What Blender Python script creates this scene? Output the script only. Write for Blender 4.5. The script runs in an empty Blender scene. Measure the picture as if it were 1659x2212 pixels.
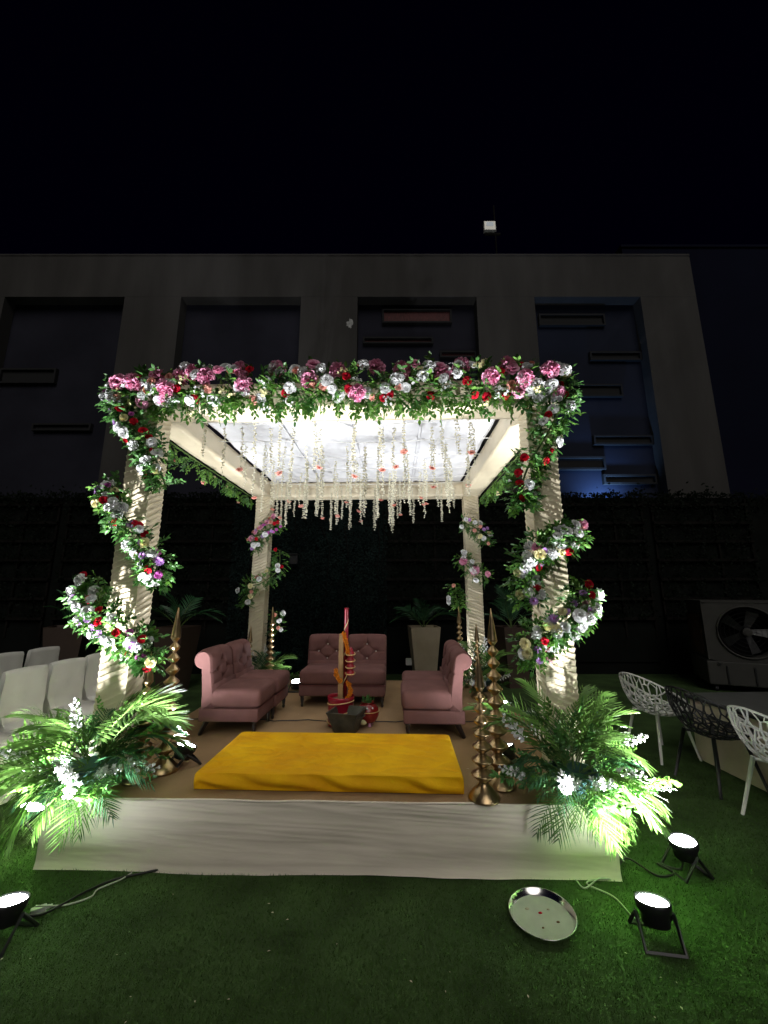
import bpy, bmesh, math, random
import numpy as np
from mathutils import Vector, Matrix, Quaternion, noise

random.seed(7)
R = math.radians
PI = math.pi
sc = bpy.context.scene
COL = sc.collection

# ------------------------------------------------------------------ camera
cam_d = bpy.data.cameras.new('camera')
cam_d.sensor_fit = 'VERTICAL'
cam_d.sensor_height = 24.0
cam_d.lens = 24.0 * 870.0 / 2212.0
cam_d.clip_start = 0.05
cam_d.clip_end = 400
cam = bpy.data.objects.new('camera', cam_d)
cam.location = (0, 0, 1.7)
cam.rotation_euler = (R(90) + math.atan(174 / 870.0), 0, 0)
COL.objects.link(cam)
sc.camera = cam

# ------------------------------------------------------------------ night sky, added fill light, exposure
world = bpy.data.worlds.new('World')
sc.world = world
world.use_nodes = True
wn = world.node_tree.nodes
wl = world.node_tree.links
for n in list(wn):
    wn.remove(n)
sky = wn.new('ShaderNodeTexSky')
sky.sky_type = 'NISHITA'
sky.sun_disc = False
sky.sun_elevation = R(-4.0)
sky.sun_rotation = R(200)
sky.ozone_density = 8.0
bg = wn.new('ShaderNodeBackground')
bg.inputs['Strength'].default_value = 0.055
wo = wn.new('ShaderNodeOutputWorld')
wl.new(sky.outputs[0], bg.inputs['Color'])
wl.new(bg.outputs[0], wo.inputs['Surface'])

fill_sun_d = bpy.data.lights.new('fill_sun', 'SUN')  # soft fill added from behind the camera to lift lawn, chairs and building
fill_sun_d.energy = 0.33
fill_sun_d.angle = R(40)
fill_sun_d.color = (1.0, 0.96, 0.9)
fill_sun = bpy.data.objects.new('fill_sun', fill_sun_d)
fill_sun.rotation_euler = (R(50), 0, R(8))
COL.objects.link(fill_sun)

sc.view_settings.view_transform = 'Standard'
sc.view_settings.look = 'None'
sc.view_settings.exposure = 1.22
sc.view_settings.gamma = 1.0
sc.view_settings.use_curve_mapping = False
sc.cycles.use_denoising = True
sc.cycles.max_bounces = 5
sc.cycles.diffuse_bounces = 3
sc.cycles.glossy_bounces = 2
sc.cycles.transmission_bounces = 4
sc.cycles.sample_clamp_indirect = 6.0
sc.cycles.caustics_reflective = False
sc.cycles.caustics_refractive = False

# ------------------------------------------------------------------ materials
MATS = {}


def mat(name, col, rough=0.6, metal=0.0, var=0.12, scale=8.0, bump=0.0, bscale=60.0,
        rnd=0.0, transl=0.0, sheen=0.0, spec=0.5, col2=None, stretch=None, detail=4.0):
    if name in MATS:
        return MATS[name]
    m = bpy.data.materials.new(name)
    m.use_nodes = True
    nt = m.node_tree
    N, L = nt.nodes, nt.links
    p = N['Principled BSDF']
    p.inputs['Roughness'].default_value = rough
    p.inputs['Metallic'].default_value = metal
    p.inputs['Specular IOR Level'].default_value = spec
    if sheen:
        p.inputs['Sheen Weight'].default_value = sheen
        p.inputs['Sheen Roughness'].default_value = 0.4
        p.inputs['Sheen Tint'].default_value = (*[min(1, c * 1.6 + .1) for c in col], 1)
    tc = N.new('ShaderNodeTexCoord')
    mp = N.new('ShaderNodeMapping')
    L.new(tc.outputs['Object'], mp.inputs['Vector'])
    if stretch:
        mp.inputs['Scale'].default_value = stretch
    nz = N.new('ShaderNodeTexNoise')
    nz.inputs['Scale'].default_value = scale
    nz.inputs['Detail'].default_value = detail
    L.new(mp.outputs[0], nz.inputs['Vector'])
    rp = N.new('ShaderNodeValToRGB')
    rp.color_ramp.elements[0].position = 0.3
    rp.color_ramp.elements[1].position = 0.7
    c2 = col2 if col2 else tuple(min(1, c * (1 + var)) for c in col)
    c1 = tuple(c * (1 - var) for c in col)
    rp.color_ramp.elements[0].color = (*c1, 1)
    rp.color_ramp.elements[1].color = (*c2, 1)
    L.new(nz.outputs['Fac'], rp.inputs['Fac'])
    out = rp.outputs['Color']
    if rnd:
        oi = N.new('ShaderNodeObjectInfo')
        mr = N.new('ShaderNodeMapRange')
        mr.inputs['To Min'].default_value = 1 - rnd
        mr.inputs['To Max'].default_value = 1 + rnd
        L.new(oi.outputs['Random'], mr.inputs['Value'])
        hs = N.new('ShaderNodeHueSaturation')
        L.new(mr.outputs[0], hs.inputs['Value'])
        L.new(out, hs.inputs['Color'])
        out = hs.outputs['Color']
    L.new(out, p.inputs['Base Color'])
    if bump:
        nb = N.new('ShaderNodeTexNoise')
        nb.inputs['Scale'].default_value = bscale
        nb.inputs['Detail'].default_value = 5
        L.new(mp.outputs[0], nb.inputs['Vector'])
        b = N.new('ShaderNodeBump')
        b.inputs['Strength'].default_value = bump
        b.inputs['Distance'].default_value = 0.01
        L.new(nb.outputs['Fac'], b.inputs['Height'])
        L.new(b.outputs[0], p.inputs['Normal'])
    if transl:
        tr = N.new('ShaderNodeBsdfTranslucent')
        L.new(out, tr.inputs['Color'])
        mx = N.new('ShaderNodeMixShader')
        mx.inputs[0].default_value = transl
        L.new(p.outputs[0], mx.inputs[1])
        L.new(tr.outputs[0], mx.inputs[2])
        L.new(mx.outputs[0], N['Material Output'].inputs['Surface'])
    MATS[name] = m
    return m


def emit(name, col, strength):
    m = bpy.data.materials.new(name)
    m.use_nodes = True
    N, L = m.node_tree.nodes, m.node_tree.links
    N.remove(N['Principled BSDF'])
    e = N.new('ShaderNodeEmission')
    e.inputs['Color'].default_value = (*col, 1)
    e.inputs['Strength'].default_value = strength
    L.new(e.outputs[0], N['Material Output'].inputs['Surface'])
    return m


TURF = mat('artificial turf', (0.046, 0.084, 0.026), 0.85, var=0.4, scale=3.0, bump=0.6, bscale=160, spec=0.2)
BLADE = mat('turf blades', (0.060, 0.112, 0.031), 0.95, var=0.35, scale=30, spec=0.05, transl=0.2)
CLOTH = mat('ivory satin cloth', (0.68, 0.59, 0.42), 0.5, var=0.05, scale=5, bump=0.15, bscale=35, sheen=0.2)
SKIRT = mat('white skirting cloth', (0.82, 0.73, 0.61), 0.75, var=0.06, scale=3, bump=0.12, bscale=22, stretch=(0.6, 1, 3))
CEILC = mat('white ceiling cloth', (0.64, 0.64, 0.66), 0.8, var=0.03, scale=6, bump=0.25, bscale=14)
CARPET = mat('brown stage carpet', (0.33, 0.215, 0.115), 0.9, var=0.22, scale=2.2, bump=0.35, bscale=220, spec=0.2)
PINK = mat('dusty pink velvet', (0.170, 0.080, 0.073), 0.9, var=0.14, scale=7, bump=0.35, bscale=260, sheen=0.06, spec=0.25)
PEARL = mat('pearl button', (0.8, 0.76, 0.74), 0.25)
SEAM = mat('dark pink seam', (0.16, 0.05, 0.05), 0.9)
LEGW = mat('dark turned wood', (0.022, 0.014, 0.012), 0.35, var=0.3)
YELLOW = mat('yellow velvet', (0.88, 0.40, 0.004), 0.75, var=0.12, scale=3.5, bump=0.25, bscale=90, sheen=0.2, col2=(0.95, 0.54, 0.004), spec=0.2)
BRASS = mat('antique brass', (0.50, 0.36, 0.20), 0.30, metal=1.0, var=0.22, scale=14, bump=0.15, bscale=40)
LEAF = mat('dark glossy leaves', (0.055, 0.155, 0.034), 0.45, var=0.3, scale=12, rnd=0.35, transl=0.22)
LEAF2 = mat('light green leaves', (0.10, 0.23, 0.035), 0.5, var=0.3, scale=12, rnd=0.3, transl=0.3)
PALM = mat('palm green', (0.105, 0.21, 0.042), 0.5, var=0.25, scale=6, rnd=0.35, transl=0.18)
PALMD = mat('deep palm green', (0.03, 0.10, 0.04), 0.45, var=0.25, scale=6, rnd=0.3, transl=0.15)
STEM = mat('green stem', (0.08, 0.14, 0.03), 0.6)
FW = mat('white petals', (0.80, 0.80, 0.80), 0.95, spec=0.08, var=0.06, scale=20, rnd=0.08, transl=0.2)
FC = mat('cream petals', (0.80, 0.74, 0.42), 0.95, spec=0.08, var=0.06, scale=20, rnd=0.1, transl=0.2)
FR = mat('red petals', (0.50, 0.012, 0.03), 0.95, spec=0.08, var=0.2, scale=20, rnd=0.2, transl=0.12)
FP = mat('pink petals', (0.84, 0.28, 0.47), 0.95, spec=0.08, var=0.15, scale=20, rnd=0.12, transl=0.2, col2=(0.90, 0.50, 0.66))
FS = mat('salmon petals', (0.80, 0.32, 0.25), 0.95, spec=0.08, var=0.1, scale=20, rnd=0.12, transl=0.2, col2=(0.85, 0.48, 0.40))
FLI = mat('lilac petals', (0.52, 0.28, 0.66), 0.95, spec=0.08, var=0.15, scale=20, rnd=0.15, transl=0.2)
FMG = mat('magenta petals', (0.55, 0.13, 0.45), 0.95, spec=0.08, var=0.2, scale=20, rnd=0.15, transl=0.2)
BUD = mat('tuberose buds', (0.74, 0.70, 0.52), 0.6, var=0.12, scale=60, transl=0.15)
MARI = mat('marigold', (0.80, 0.27, 0.006), 0.7, var=0.3, scale=90, bump=0.6, bscale=120)
THREAD = mat('white cord', (0.75, 0.74, 0.70), 0.8)
REDP = mat('crimson painted clay', (0.27, 0.008, 0.022), 0.32, var=0.2, scale=8, bump=0.1, bscale=30)
MAROON = mat('maroon painted clay', (0.20, 0.012, 0.012), 0.2, var=0.2, scale=8)
GOLDT = mat('gold braid', (0.62, 0.45, 0.20), 0.4, metal=0.3, var=0.3, scale=90, bump=0.5, bscale=200)
SOIL = mat('dry soil', (0.20, 0.12, 0.06), 0.95, var=0.3, scale=30, bump=0.8, bscale=60)
WOOD = mat('bare timber', (0.36, 0.22, 0.10), 0.7, var=0.25, scale=10, stretch=(6, 6, 0.6), bump=0.2)
IRON = mat('sooty iron', (0.10, 0.10, 0.08), 0.55, metal=0.7, var=0.4, scale=9, bump=0.3, bscale=40)
STEEL = mat('polished steel', (0.72, 0.72, 0.70), 0.18, metal=1.0, var=0.05, scale=10)
STEELF = mat('brushed steel', (0.62, 0.61, 0.57), 0.5, metal=0.55, var=0.08, scale=14)
BLACK = mat('black housing', (0.012, 0.012, 0.013), 0.45, var=0.3)
CABLE = mat('black cable', (0.01, 0.01, 0.01), 0.5)
CABLEW = mat('pale cable', (0.5, 0.5, 0.45), 0.6)
COVER = mat('white chair cover', (0.74, 0.73, 0.68), 0.85, var=0.05, scale=4, bump=0.12, bscale=25)
PLANT = mat('cream planter', (0.40, 0.33, 0.23), 0.6, var=0.08, scale=4, bump=0.1)
PLANTB = mat('brown planter', (0.055, 0.034, 0.025), 0.6, var=0.1, scale=4)
WPLAST = mat('white plastic', (0.75, 0.75, 0.72), 0.4, var=0.03)
BPLAST = mat('black plastic', (0.014, 0.014, 0.017), 0.35, var=0.1)
CONC = mat('grey rendered wall', (0.056, 0.053, 0.051), 0.95, var=0.18, scale=0.9, bump=0.35, bscale=9, stretch=(1.6, 1, 0.35), spec=0.1, detail=8)
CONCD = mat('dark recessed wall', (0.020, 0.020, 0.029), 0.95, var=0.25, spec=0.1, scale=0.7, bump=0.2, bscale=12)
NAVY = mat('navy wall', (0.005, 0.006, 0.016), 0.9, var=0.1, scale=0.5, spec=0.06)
BLUEGLOW = mat('blue glow wall tone', (0.017, 0.020, 0.034), 0.9, var=0.1, scale=0.8, spec=0.06)  # wall colour carries part of the blue uplight's glow
RUST = mat('rusty louvre', (0.08, 0.02, 0.02), 0.8, var=0.4, scale=9, stretch=(4, 1, 1))
DARK = mat('dark void', (0.006, 0.006, 0.007), 0.9)
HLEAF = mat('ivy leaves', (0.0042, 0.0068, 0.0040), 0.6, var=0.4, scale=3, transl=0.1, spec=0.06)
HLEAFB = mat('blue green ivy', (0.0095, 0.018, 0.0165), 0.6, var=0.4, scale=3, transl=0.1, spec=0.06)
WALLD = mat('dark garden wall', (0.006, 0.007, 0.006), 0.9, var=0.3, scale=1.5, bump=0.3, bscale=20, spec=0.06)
RAIL = mat('weathered rail', (0.009, 0.008, 0.007), 0.8, var=0.25, scale=5, spec=0.06)
COOL = mat('grey cooler plastic', (0.050, 0.049, 0.045), 0.6, var=0.06, spec=0.15)
COOLP = mat('brown cooling pad', (0.07, 0.035, 0.025), 0.95, var=0.3, scale=30, bump=0.6, bscale=80)
GLASS = mat('smoked table glass', (0.11, 0.115, 0.11), 0.4, var=0.1)
TSKIRT = mat('beige table panel', (0.55, 0.48, 0.37), 0.8, var=0.06)
TEAL = mat('teal basin', (0.03, 0.08, 0.09), 0.4, var=0.1)
DEBRIS = mat('dry petals', (0.62, 0.52, 0.42), 0.8, var=0.2, scale=40)
LENS = emit('lit lens', (0.92, 0.96, 1.0), 45.0)
LENSDIM = emit('dim led panel', (0.9, 0.95, 1.0), 0.14)

# ------------------------------------------------------------------ mesh helpers


def build(name, V, F, m=None, smooth=False, mats=None, mi=None):
    me = bpy.data.meshes.new(name)
    me.from_pydata([tuple(v) for v in V], [], [tuple(f) for f in F])
    if mats:
        for x in mats:
            me.materials.append(x)
        me.polygons.foreach_set('material_index', mi)
    elif m:
        me.materials.append(m)
    if smooth:
        me.polygons.foreach_set('use_smooth', [True] * len(me.polygons))
    me.update()
    return me


def obj(name, me, parent=None, loc=(0, 0, 0), rot=(0, 0, 0), scale=(1, 1, 1), mtx=None):
    o = bpy.data.objects.new(name, me)
    COL.objects.link(o)
    if parent:
        o.parent = parent
    if mtx is not None:
        o.matrix_basis = mtx
    else:
        o.location = loc
        o.rotation_euler = rot
        o.scale = scale if not isinstance(scale, (int, float)) else (scale,) * 3
    return o


def tag(o, label=None, cat=None, group=None, kind=None):
    if label:
        o['label'] = label
    if cat:
        o['category'] = cat
    if group:
        o['group'] = group
    if kind:
        o['kind'] = kind
    return o


def thing(name, label, cat, loc=(0, 0, 0), rz=0.0, group=None):
    o = bpy.data.objects.new(name, None)
    o.empty_display_size = 0.1
    COL.objects.link(o)
    o.location = loc
    o.rotation_euler = (0, 0, rz)
    return tag(o, label, cat, group)


def copy_tree(o, parent=None):
    c = o.copy()
    COL.objects.link(c)
    c.parent = parent
    for ch in list(o.children):
        copy_tree(ch, c)
    return c


class G:
    """collects geometry"""

    def __init__(s):
        s.V, s.F, s.M = [], [], []

    def add(s, VF, mi=0, mtx=None):
        V, F = VF
        k = len(s.V)
        if mtx is not None:
            V = [mtx @ Vector(v) for v in V]
        s.V.extend([tuple(v) for v in V])
        s.F.extend([tuple(i + k for i in f) for f in F])
        s.M.extend([mi] * len(F))
        return s

    def mesh(s, name, m, smooth=False):
        if isinstance(m, (list, tuple)):
            return build(name, s.V, s.F, None, smooth, m, s.M)
        return build(name, s.V, s.F, m, smooth)


def box(x0, x1, y0, y1, z0, z1):
    V = [(x, y, z) for z in (z0, z1) for y in (y0, y1) for x in (x0, x1)]
    F = [(0, 2, 3, 1), (4, 5, 7, 6), (0, 1, 5, 4), (2, 6, 7, 3), (0, 4, 6, 2), (1, 3, 7, 5)]
    return V, F


def rbox(x0, x1, y0, y1, z0, z1, r=0.01, seg=2):
    bm = bmesh.new()
    V, F = box(x0, x1, y0, y1, z0, z1)
    vs = [bm.verts.new(v) for v in V]
    for f in F:
        bm.faces.new([vs[i] for i in f])
    bmesh.ops.bevel(bm, geom=bm.edges[:], offset=r, segments=seg, profile=0.5, affect='EDGES')
    bm.verts.index_update()
    out = [v.co.copy() for v in bm.verts], [tuple(v.index for v in f.verts) for f in bm.faces]
    bm.free()
    return out


def lathe(prof, n=20, cap=True):
    V, F = [], []
    for r, z in prof:
        for i in range(n):
            a = 2 * PI * i / n
            V.append((r * math.cos(a), r * math.sin(a), z))
    for j in range(len(prof) - 1):
        for i in range(n):
            k = (i + 1) % n
            F.append((j * n + i, j * n + k, (j + 1) * n + k, (j + 1) * n + i))
    if cap:
        F.append(tuple(range(n - 1, -1, -1)))
        F.append(tuple((len(prof) - 1) * n + i for i in range(n)))
    return V, F


def tube(pts, rad, n=8, cap=True):
    pts = [Vector(p) for p in pts]
    if isinstance(rad, (int, float)):
        rad = [rad] * len(pts)
    V, F = [], []
    up = Vector((0, 0, 1))
    for i, p in enumerate(pts):
        a = pts[max(i - 1, 0)]
        b = pts[min(i + 1, len(pts) - 1)]
        t = (b - a).normalized()
        u = t.cross(up)
        if u.length < 1e-3:
            u = t.cross(Vector((1, 0, 0)))
        u.normalize()
        w = t.cross(u)
        for k in range(n):
            an = 2 * PI * k / n
            V.append(p + (u * math.cos(an) + w * math.sin(an)) * rad[i])
    for i in range(len(pts) - 1):
        for k in range(n):
            l = (k + 1) % n
            F.append((i * n + k, i * n + l, (i + 1) * n + l, (i + 1) * n + k))
    if cap:
        F.append(tuple(range(n)))
        F.append(tuple((len(pts) - 1) * n + k for k in range(n - 1, -1, -1)))
    return V, F


def grid(fn, nu, nv, closed=False):
    V, F = [], []
    for j in range(nv + 1):
        for i in range(nu + (0 if closed else 1)):
            V.append(fn(i / nu, j / nv))
    w = nu if closed else nu + 1
    for j in range(nv):
        for i in range(nu):
            k = (i + 1) % w if closed else i + 1
            F.append((j * w + i, j * w + k, (j + 1) * w + k, (j + 1) * w + i))
    return V, F


def catmull(pts, n=8):
    P = [Vector(p) for p in pts]
    P = [P[0] * 2 - P[1]] + P + [P[-1] * 2 - P[-2]]
    out = []
    for i in range(1, len(P) - 2):
        for k in range(n):
            t = k / n
            a, b, c, d = P[i - 1], P[i], P[i + 1], P[i + 2]
            out.append(0.5 * ((2 * b) + (c - a) * t + (2 * a - 5 * b + 4 * c - d) * t * t + (3 * b - a - 3 * c + d) * t ** 3))
    out.append(P[-2])
    return out


def frame(xdir, roll=0.0, loc=(0, 0, 0), s=1.0):
    """matrix whose X axis runs along xdir, Z as far up as it can, rolled"""
    x = Vector(xdir).normalized()
    z = Vector((0, 0, 1))
    y = z.cross(x)
    if y.length < 1e-3:
        y = Vector((0, 1, 0))
    y.normalize()
    z = x.cross(y)
    m = Matrix((x, y, z)).transposed().to_4x4()
    m = Matrix.Translation(Vector(loc)) @ m @ Matrix.Rotation(roll, 4, 'X') @ Matrix.Scale(s, 4)
    return m


def zframe(zdir, roll=0.0, loc=(0, 0, 0), s=1.0):
    q = Vector(zdir).to_track_quat('Z', 'Y').to_matrix().to_4x4()
    return Matrix.Translation(Vector(loc)) @ q @ Matrix.Rotation(roll, 4, 'Z') @ Matrix.Scale(s, 4)


# ------------------------------------------------------------------ the mandap's own frame
A = R(-1.7)
ORG = Vector((-0.38, 2.863, 0))
MF = Matrix.Translation(ORG) @ Matrix.Rotation(A, 4, 'Z')
SH = 0.4                       # stage height
SW = 1.81                      # half width


def W(x, y, z=0.0):
    return MF @ Vector((x, y, z))


# ------------------------------------------------------------------ ground
g = G()
g.add(([(-90, -40, 0), (90, -40, 0), (90, 120, 0), (-90, 120, 0)], [(0, 1, 2, 3)]))
tag(obj('lawn', g.mesh('lawn', TURF)), kind='structure')


def turf():
    rng = np.random.default_rng(3)
    n = 240000
    # denser towards the camera
    y = 1.45 + (rng.random(n) ** 1.5) * 3.3
    half = 0.45 + y * 0.86
    x = (rng.random(n) * 2 - 1) * half
    # leave out what the stage covers
    lx = (x - ORG.x) * math.cos(A) + (y - ORG.y) * math.sin(A)
    ly = -(x - ORG.x) * math.sin(A) + (y - ORG.y) * math.cos(A)
    keep = ~((np.abs(lx) < SW) & (ly > 0.0))
    x, y = x[keep], y[keep]
    n = len(x)
    clump = np.sin(x * 41 + 3 * np.sin(y * 23)) * np.sin(y * 37 + 2 * np.sin(x * 19))
    an = rng.random(n) * 2 * PI
    lean = (0.005 + rng.random(n) * 0.013)
    h = 0.006 + rng.random(n) * 0.010 + clump * 0.003
    wd = 0.0011 + rng.random(n) * 0.0012
    la = an + clump * 0.8
    dx, dy = np.cos(an + PI / 2) * wd, np.sin(an + PI / 2) * wd
    V = np.zeros((n, 3, 3), dtype=np.float32)
    V[:, 0] = np.stack([x - dx, y - dy, np.zeros(n)], 1)
    V[:, 1] = np.stack([x + dx, y + dy, np.zeros(n)], 1)
    V[:, 2] = np.stack([x + np.cos(la) * lean, y + np.sin(la) * lean, h], 1)
    me = bpy.data.meshes.new('grass')
    me.vertices.add(n * 3)
    me.vertices.foreach_set('co', V.ravel())
    me.loops.add(n * 3)
    me.loops.foreach_set('vertex_index', np.arange(n * 3, dtype=np.int32))
    me.polygons.add(n)
    me.polygons.foreach_set('loop_start', np.arange(0, n * 3, 3, dtype=np.int32))
    me.polygons.foreach_set('loop_total', np.full(n, 3, dtype=np.int32))
    me.materials.append(BLADE)
    me.update(calc_edges=True)
    o = obj('grass', me)
    tag(o, 'short artificial grass blades around the stage', 'grass', kind='stuff')


turf()

# ------------------------------------------------------------------ building behind
FY = 10.0


def building():
    b = thing('building', 'grey rendered building with tall recessed bays behind the green wall', 'building', (0, FY, 0))
    wins = [(-10.75, -7.35), (-5.75, -2.35), (-0.75, 2.62), (4.26, 7.27)]
    edges = [-16.0] + [x for w in wins for x in w] + [8.85]
    for i in range(0, len(edges), 2):
        obj('pier', G().add(box(edges[i], edges[i + 1], 0, 0.34, 0, 9.92)).mesh('pier', CONC), b)
    obj('lintel', G().add(box(-16, 8.85, -0.003, 0.34, 9.922, 11.27)).mesh('lintel', CONC), b)
    obj('coping', G().add(box(-16, 8.85, -0.02, 0.5, 11.272, 11.33)).mesh('coping', CONC), b)
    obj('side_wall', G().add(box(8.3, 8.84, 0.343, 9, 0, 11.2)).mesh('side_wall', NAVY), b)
    for k, (x0, x1) in enumerate(wins):
        w = obj('recess_panel', G().add(box(x0 - 0.3, x1 + 0.3, 0.345, 0.6, 0, 10.3)).mesh('recess_panel', BLUEGLOW if k == 3 else CONCD), b)
        slots = {0: [(-0.9, 7.4, 1.8), (0.4, 6.0, 1.6)], 1: [],
                 2: [(0.95, 9.28, 2.0, ), (0.4, 8.62, 2.0), (2.35, 8.18, 1.55), (1.0, 7.3, 2.1)],
                 3: [(5.4, 9.2, 1.9), (6.6, 8.1, 1.6), (5.5, 7.0, 2.2), (6.5, 5.6, 1.7), (5.1, 4.9, 1.6), (6.5, 4.5, 1.4)]}[k]
        for q, s in enumerate(slots):
            cx, z, wd = s
            if k == 0:
                cx = x0 + 1.6 + cx
            a0, a1 = max(cx - wd / 2, x0 + 0.02), min(cx + wd / 2, x1 - 0.02)
            h = 0.16 if q % 3 else 0.40
            if k == 3:
                h = 0.22 if q % 2 else 0.32
            fr = obj('louvre', G().add(box(a0, a1, 0.24, 0.344, z, z + 0.05)).add(box(a0, a1, 0.24, 0.344, z + h, z + h + 0.05))
                     .add(box(a0, a0 + 0.05, 0.24, 0.344, z + 0.051, z + h - 0.001)).add(box(a1 - 0.05, a1, 0.24, 0.344, z + 0.051, z + h - 0.001)).mesh('louvre', DARK), b)
            obj('pane', G().add(box(a0 + 0.051, a1 - 0.051, 0.31, 0.343, z + 0.051, z + h - 0.001)).mesh('pane', RUST if k == 2 else DARK), fr)
    # flaked white paint on a pier
    rng = random.Random(5)
    pts = []
    for i in range(18):
        a = 2 * PI * i / 18
        r = 1 + rng.uniform(-0.4, 0.3)
        pts.append((-0.95 + math.cos(a) * 0.085 * r, 9.05 + math.sin(a) * 0.14 * r))
    V = [(x, -0.006, z) for x, z in pts] + [(x, 0.001, z) for x, z in pts]
    n = len(pts)
    F = [tuple(range(n))] + [(i, (i + 1) % n, n + (i + 1) % n, n + i) for i in range(n)]
    obj('paint_patch', build('paint_patch', V, F, mat('flaked paint', (0.38, 0.38, 0.37), 0.9, var=0.3, scale=12)), b)
    # neighbour, much darker
    a = thing('building', 'dark navy side wing to the right of the grey building', 'building', (9.0, 13.0, 0))
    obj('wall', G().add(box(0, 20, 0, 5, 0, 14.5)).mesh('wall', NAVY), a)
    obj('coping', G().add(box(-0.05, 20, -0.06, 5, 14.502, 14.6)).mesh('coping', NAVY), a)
    # blue uplight in the fourth bay, hidden from here by the hedge
    u = thing('wall_light', 'blue wall light glowing behind the hedge top at right', 'lamp', (5.7, 9.86, 3.45))
    obj('housing', G().add(rbox(-0.15, 0.15, -0.08, 0.08, 0, 0.12, 0.01)).mesh('housing', BLACK), u)
    obj('lens', G().add(box(-0.13, 0.13, -0.06, 0.06, 0.121, 0.127)).mesh('lens', emit('blue lens', (0.2, 0.45, 1.0), 3.0)), u)
    obj('bracket', G().add(box(-0.02, 0.02, -0.02, 0.02, -0.3, -0.001)).mesh('bracket', BLACK), u)
    ld = bpy.data.lights.new('blue_lamp', 'SPOT')
    ld.energy = 170
    ld.color = (0.25, 0.5, 1.0)
    ld.spot_size = R(120)
    ld.spot_blend = 1.0
    ld.shadow_soft_size = 0.08
    lo = bpy.data.objects.new('blue_lamp', ld)
    COL.objects.link(lo)
    lo.parent = u
    lo.location = (0, 0, 0.16)
    lo.rotation_euler = (R(140), 0, 0)
    # roof mast with an unlit flood lamp
    p = thing('roof_mast', 'thin roof mast with cross bar above the grey building', 'mast', (3.6, 11.0, 11.2))
    obj('post', G().add(tube([(0, 0, 0), (0, 0, 2.95)], 0.025, 8)).mesh('post', RAIL), p)
    obj('cross_bar', G().add(box(-0.36, 0.16, -0.03, 0.03, 1.82, 1.88)).mesh('cross_bar', RAIL), p)
    f = thing('flood_lamp', 'square flood lamp dimly glowing on the roof mast', 'lamp', (3.41, 10.95, 13.12))
    obj('housing', G().add(rbox(-0.19, 0.19, -0.05, 0.1, 0, 0.34, 0.015)).mesh('housing', STEELF), f)
    for e in (-0.2, 0.192):
        obj('bracket', G().add(box(e, e + 0.008, -0.02, 0.02, -0.04, 0.2)).mesh('bracket', BLACK), f)
    obj('led_panel', G().add(box(-0.11, 0.11, -0.06, -0.051, 0.15, 0.29)).mesh('led_panel', LENSDIM), f)


building()

# ------------------------------------------------------------------ green wall
GY = 8.95


def leaf_cloud(pts, nrm, sizes, rng):
    """many small pointed leaves as one mesh"""
    n = len(pts)
    V = np.zeros((n, 4, 3), dtype=np.float32)
    a = rng.random(n) * 2 * PI
    ti = rng.normal(0, 0.55, n)
    tj = rng.normal(0, 0.55, n)
    dx = np.stack([np.cos(a), ti * 0.7, np.sin(a)], 1)
    dy = np.stack([-np.sin(a), tj * 0.7, np.cos(a)], 1)
    s = sizes[:, None]
    V[:, 0] = pts
    V[:, 1] = pts + (dx * 0.5 + dy * 0.32) * s
    V[:, 2] = pts + dx * s
    V[:, 3] = pts + (dx * 0.5 - dy * 0.32) * s
    return V


def mesh_quads(name, V, m):
    n = len(V)
    me = bpy.data.meshes.new(name)
    me.vertices.add(n * 4)
    me.vertices.foreach_set('co', V.ravel())
    me.loops.add(n * 4)
    me.loops.foreach_set('vertex_index', np.arange(n * 4, dtype=np.int32))
    me.polygons.add(n)
    me.polygons.foreach_set('loop_start', np.arange(0, n * 4, 4, dtype=np.int32))
    me.polygons.foreach_set('loop_total', np.full(n, 4, dtype=np.int32))
    me.materials.append(m)
    me.update(calc_edges=True)
    return me


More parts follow.
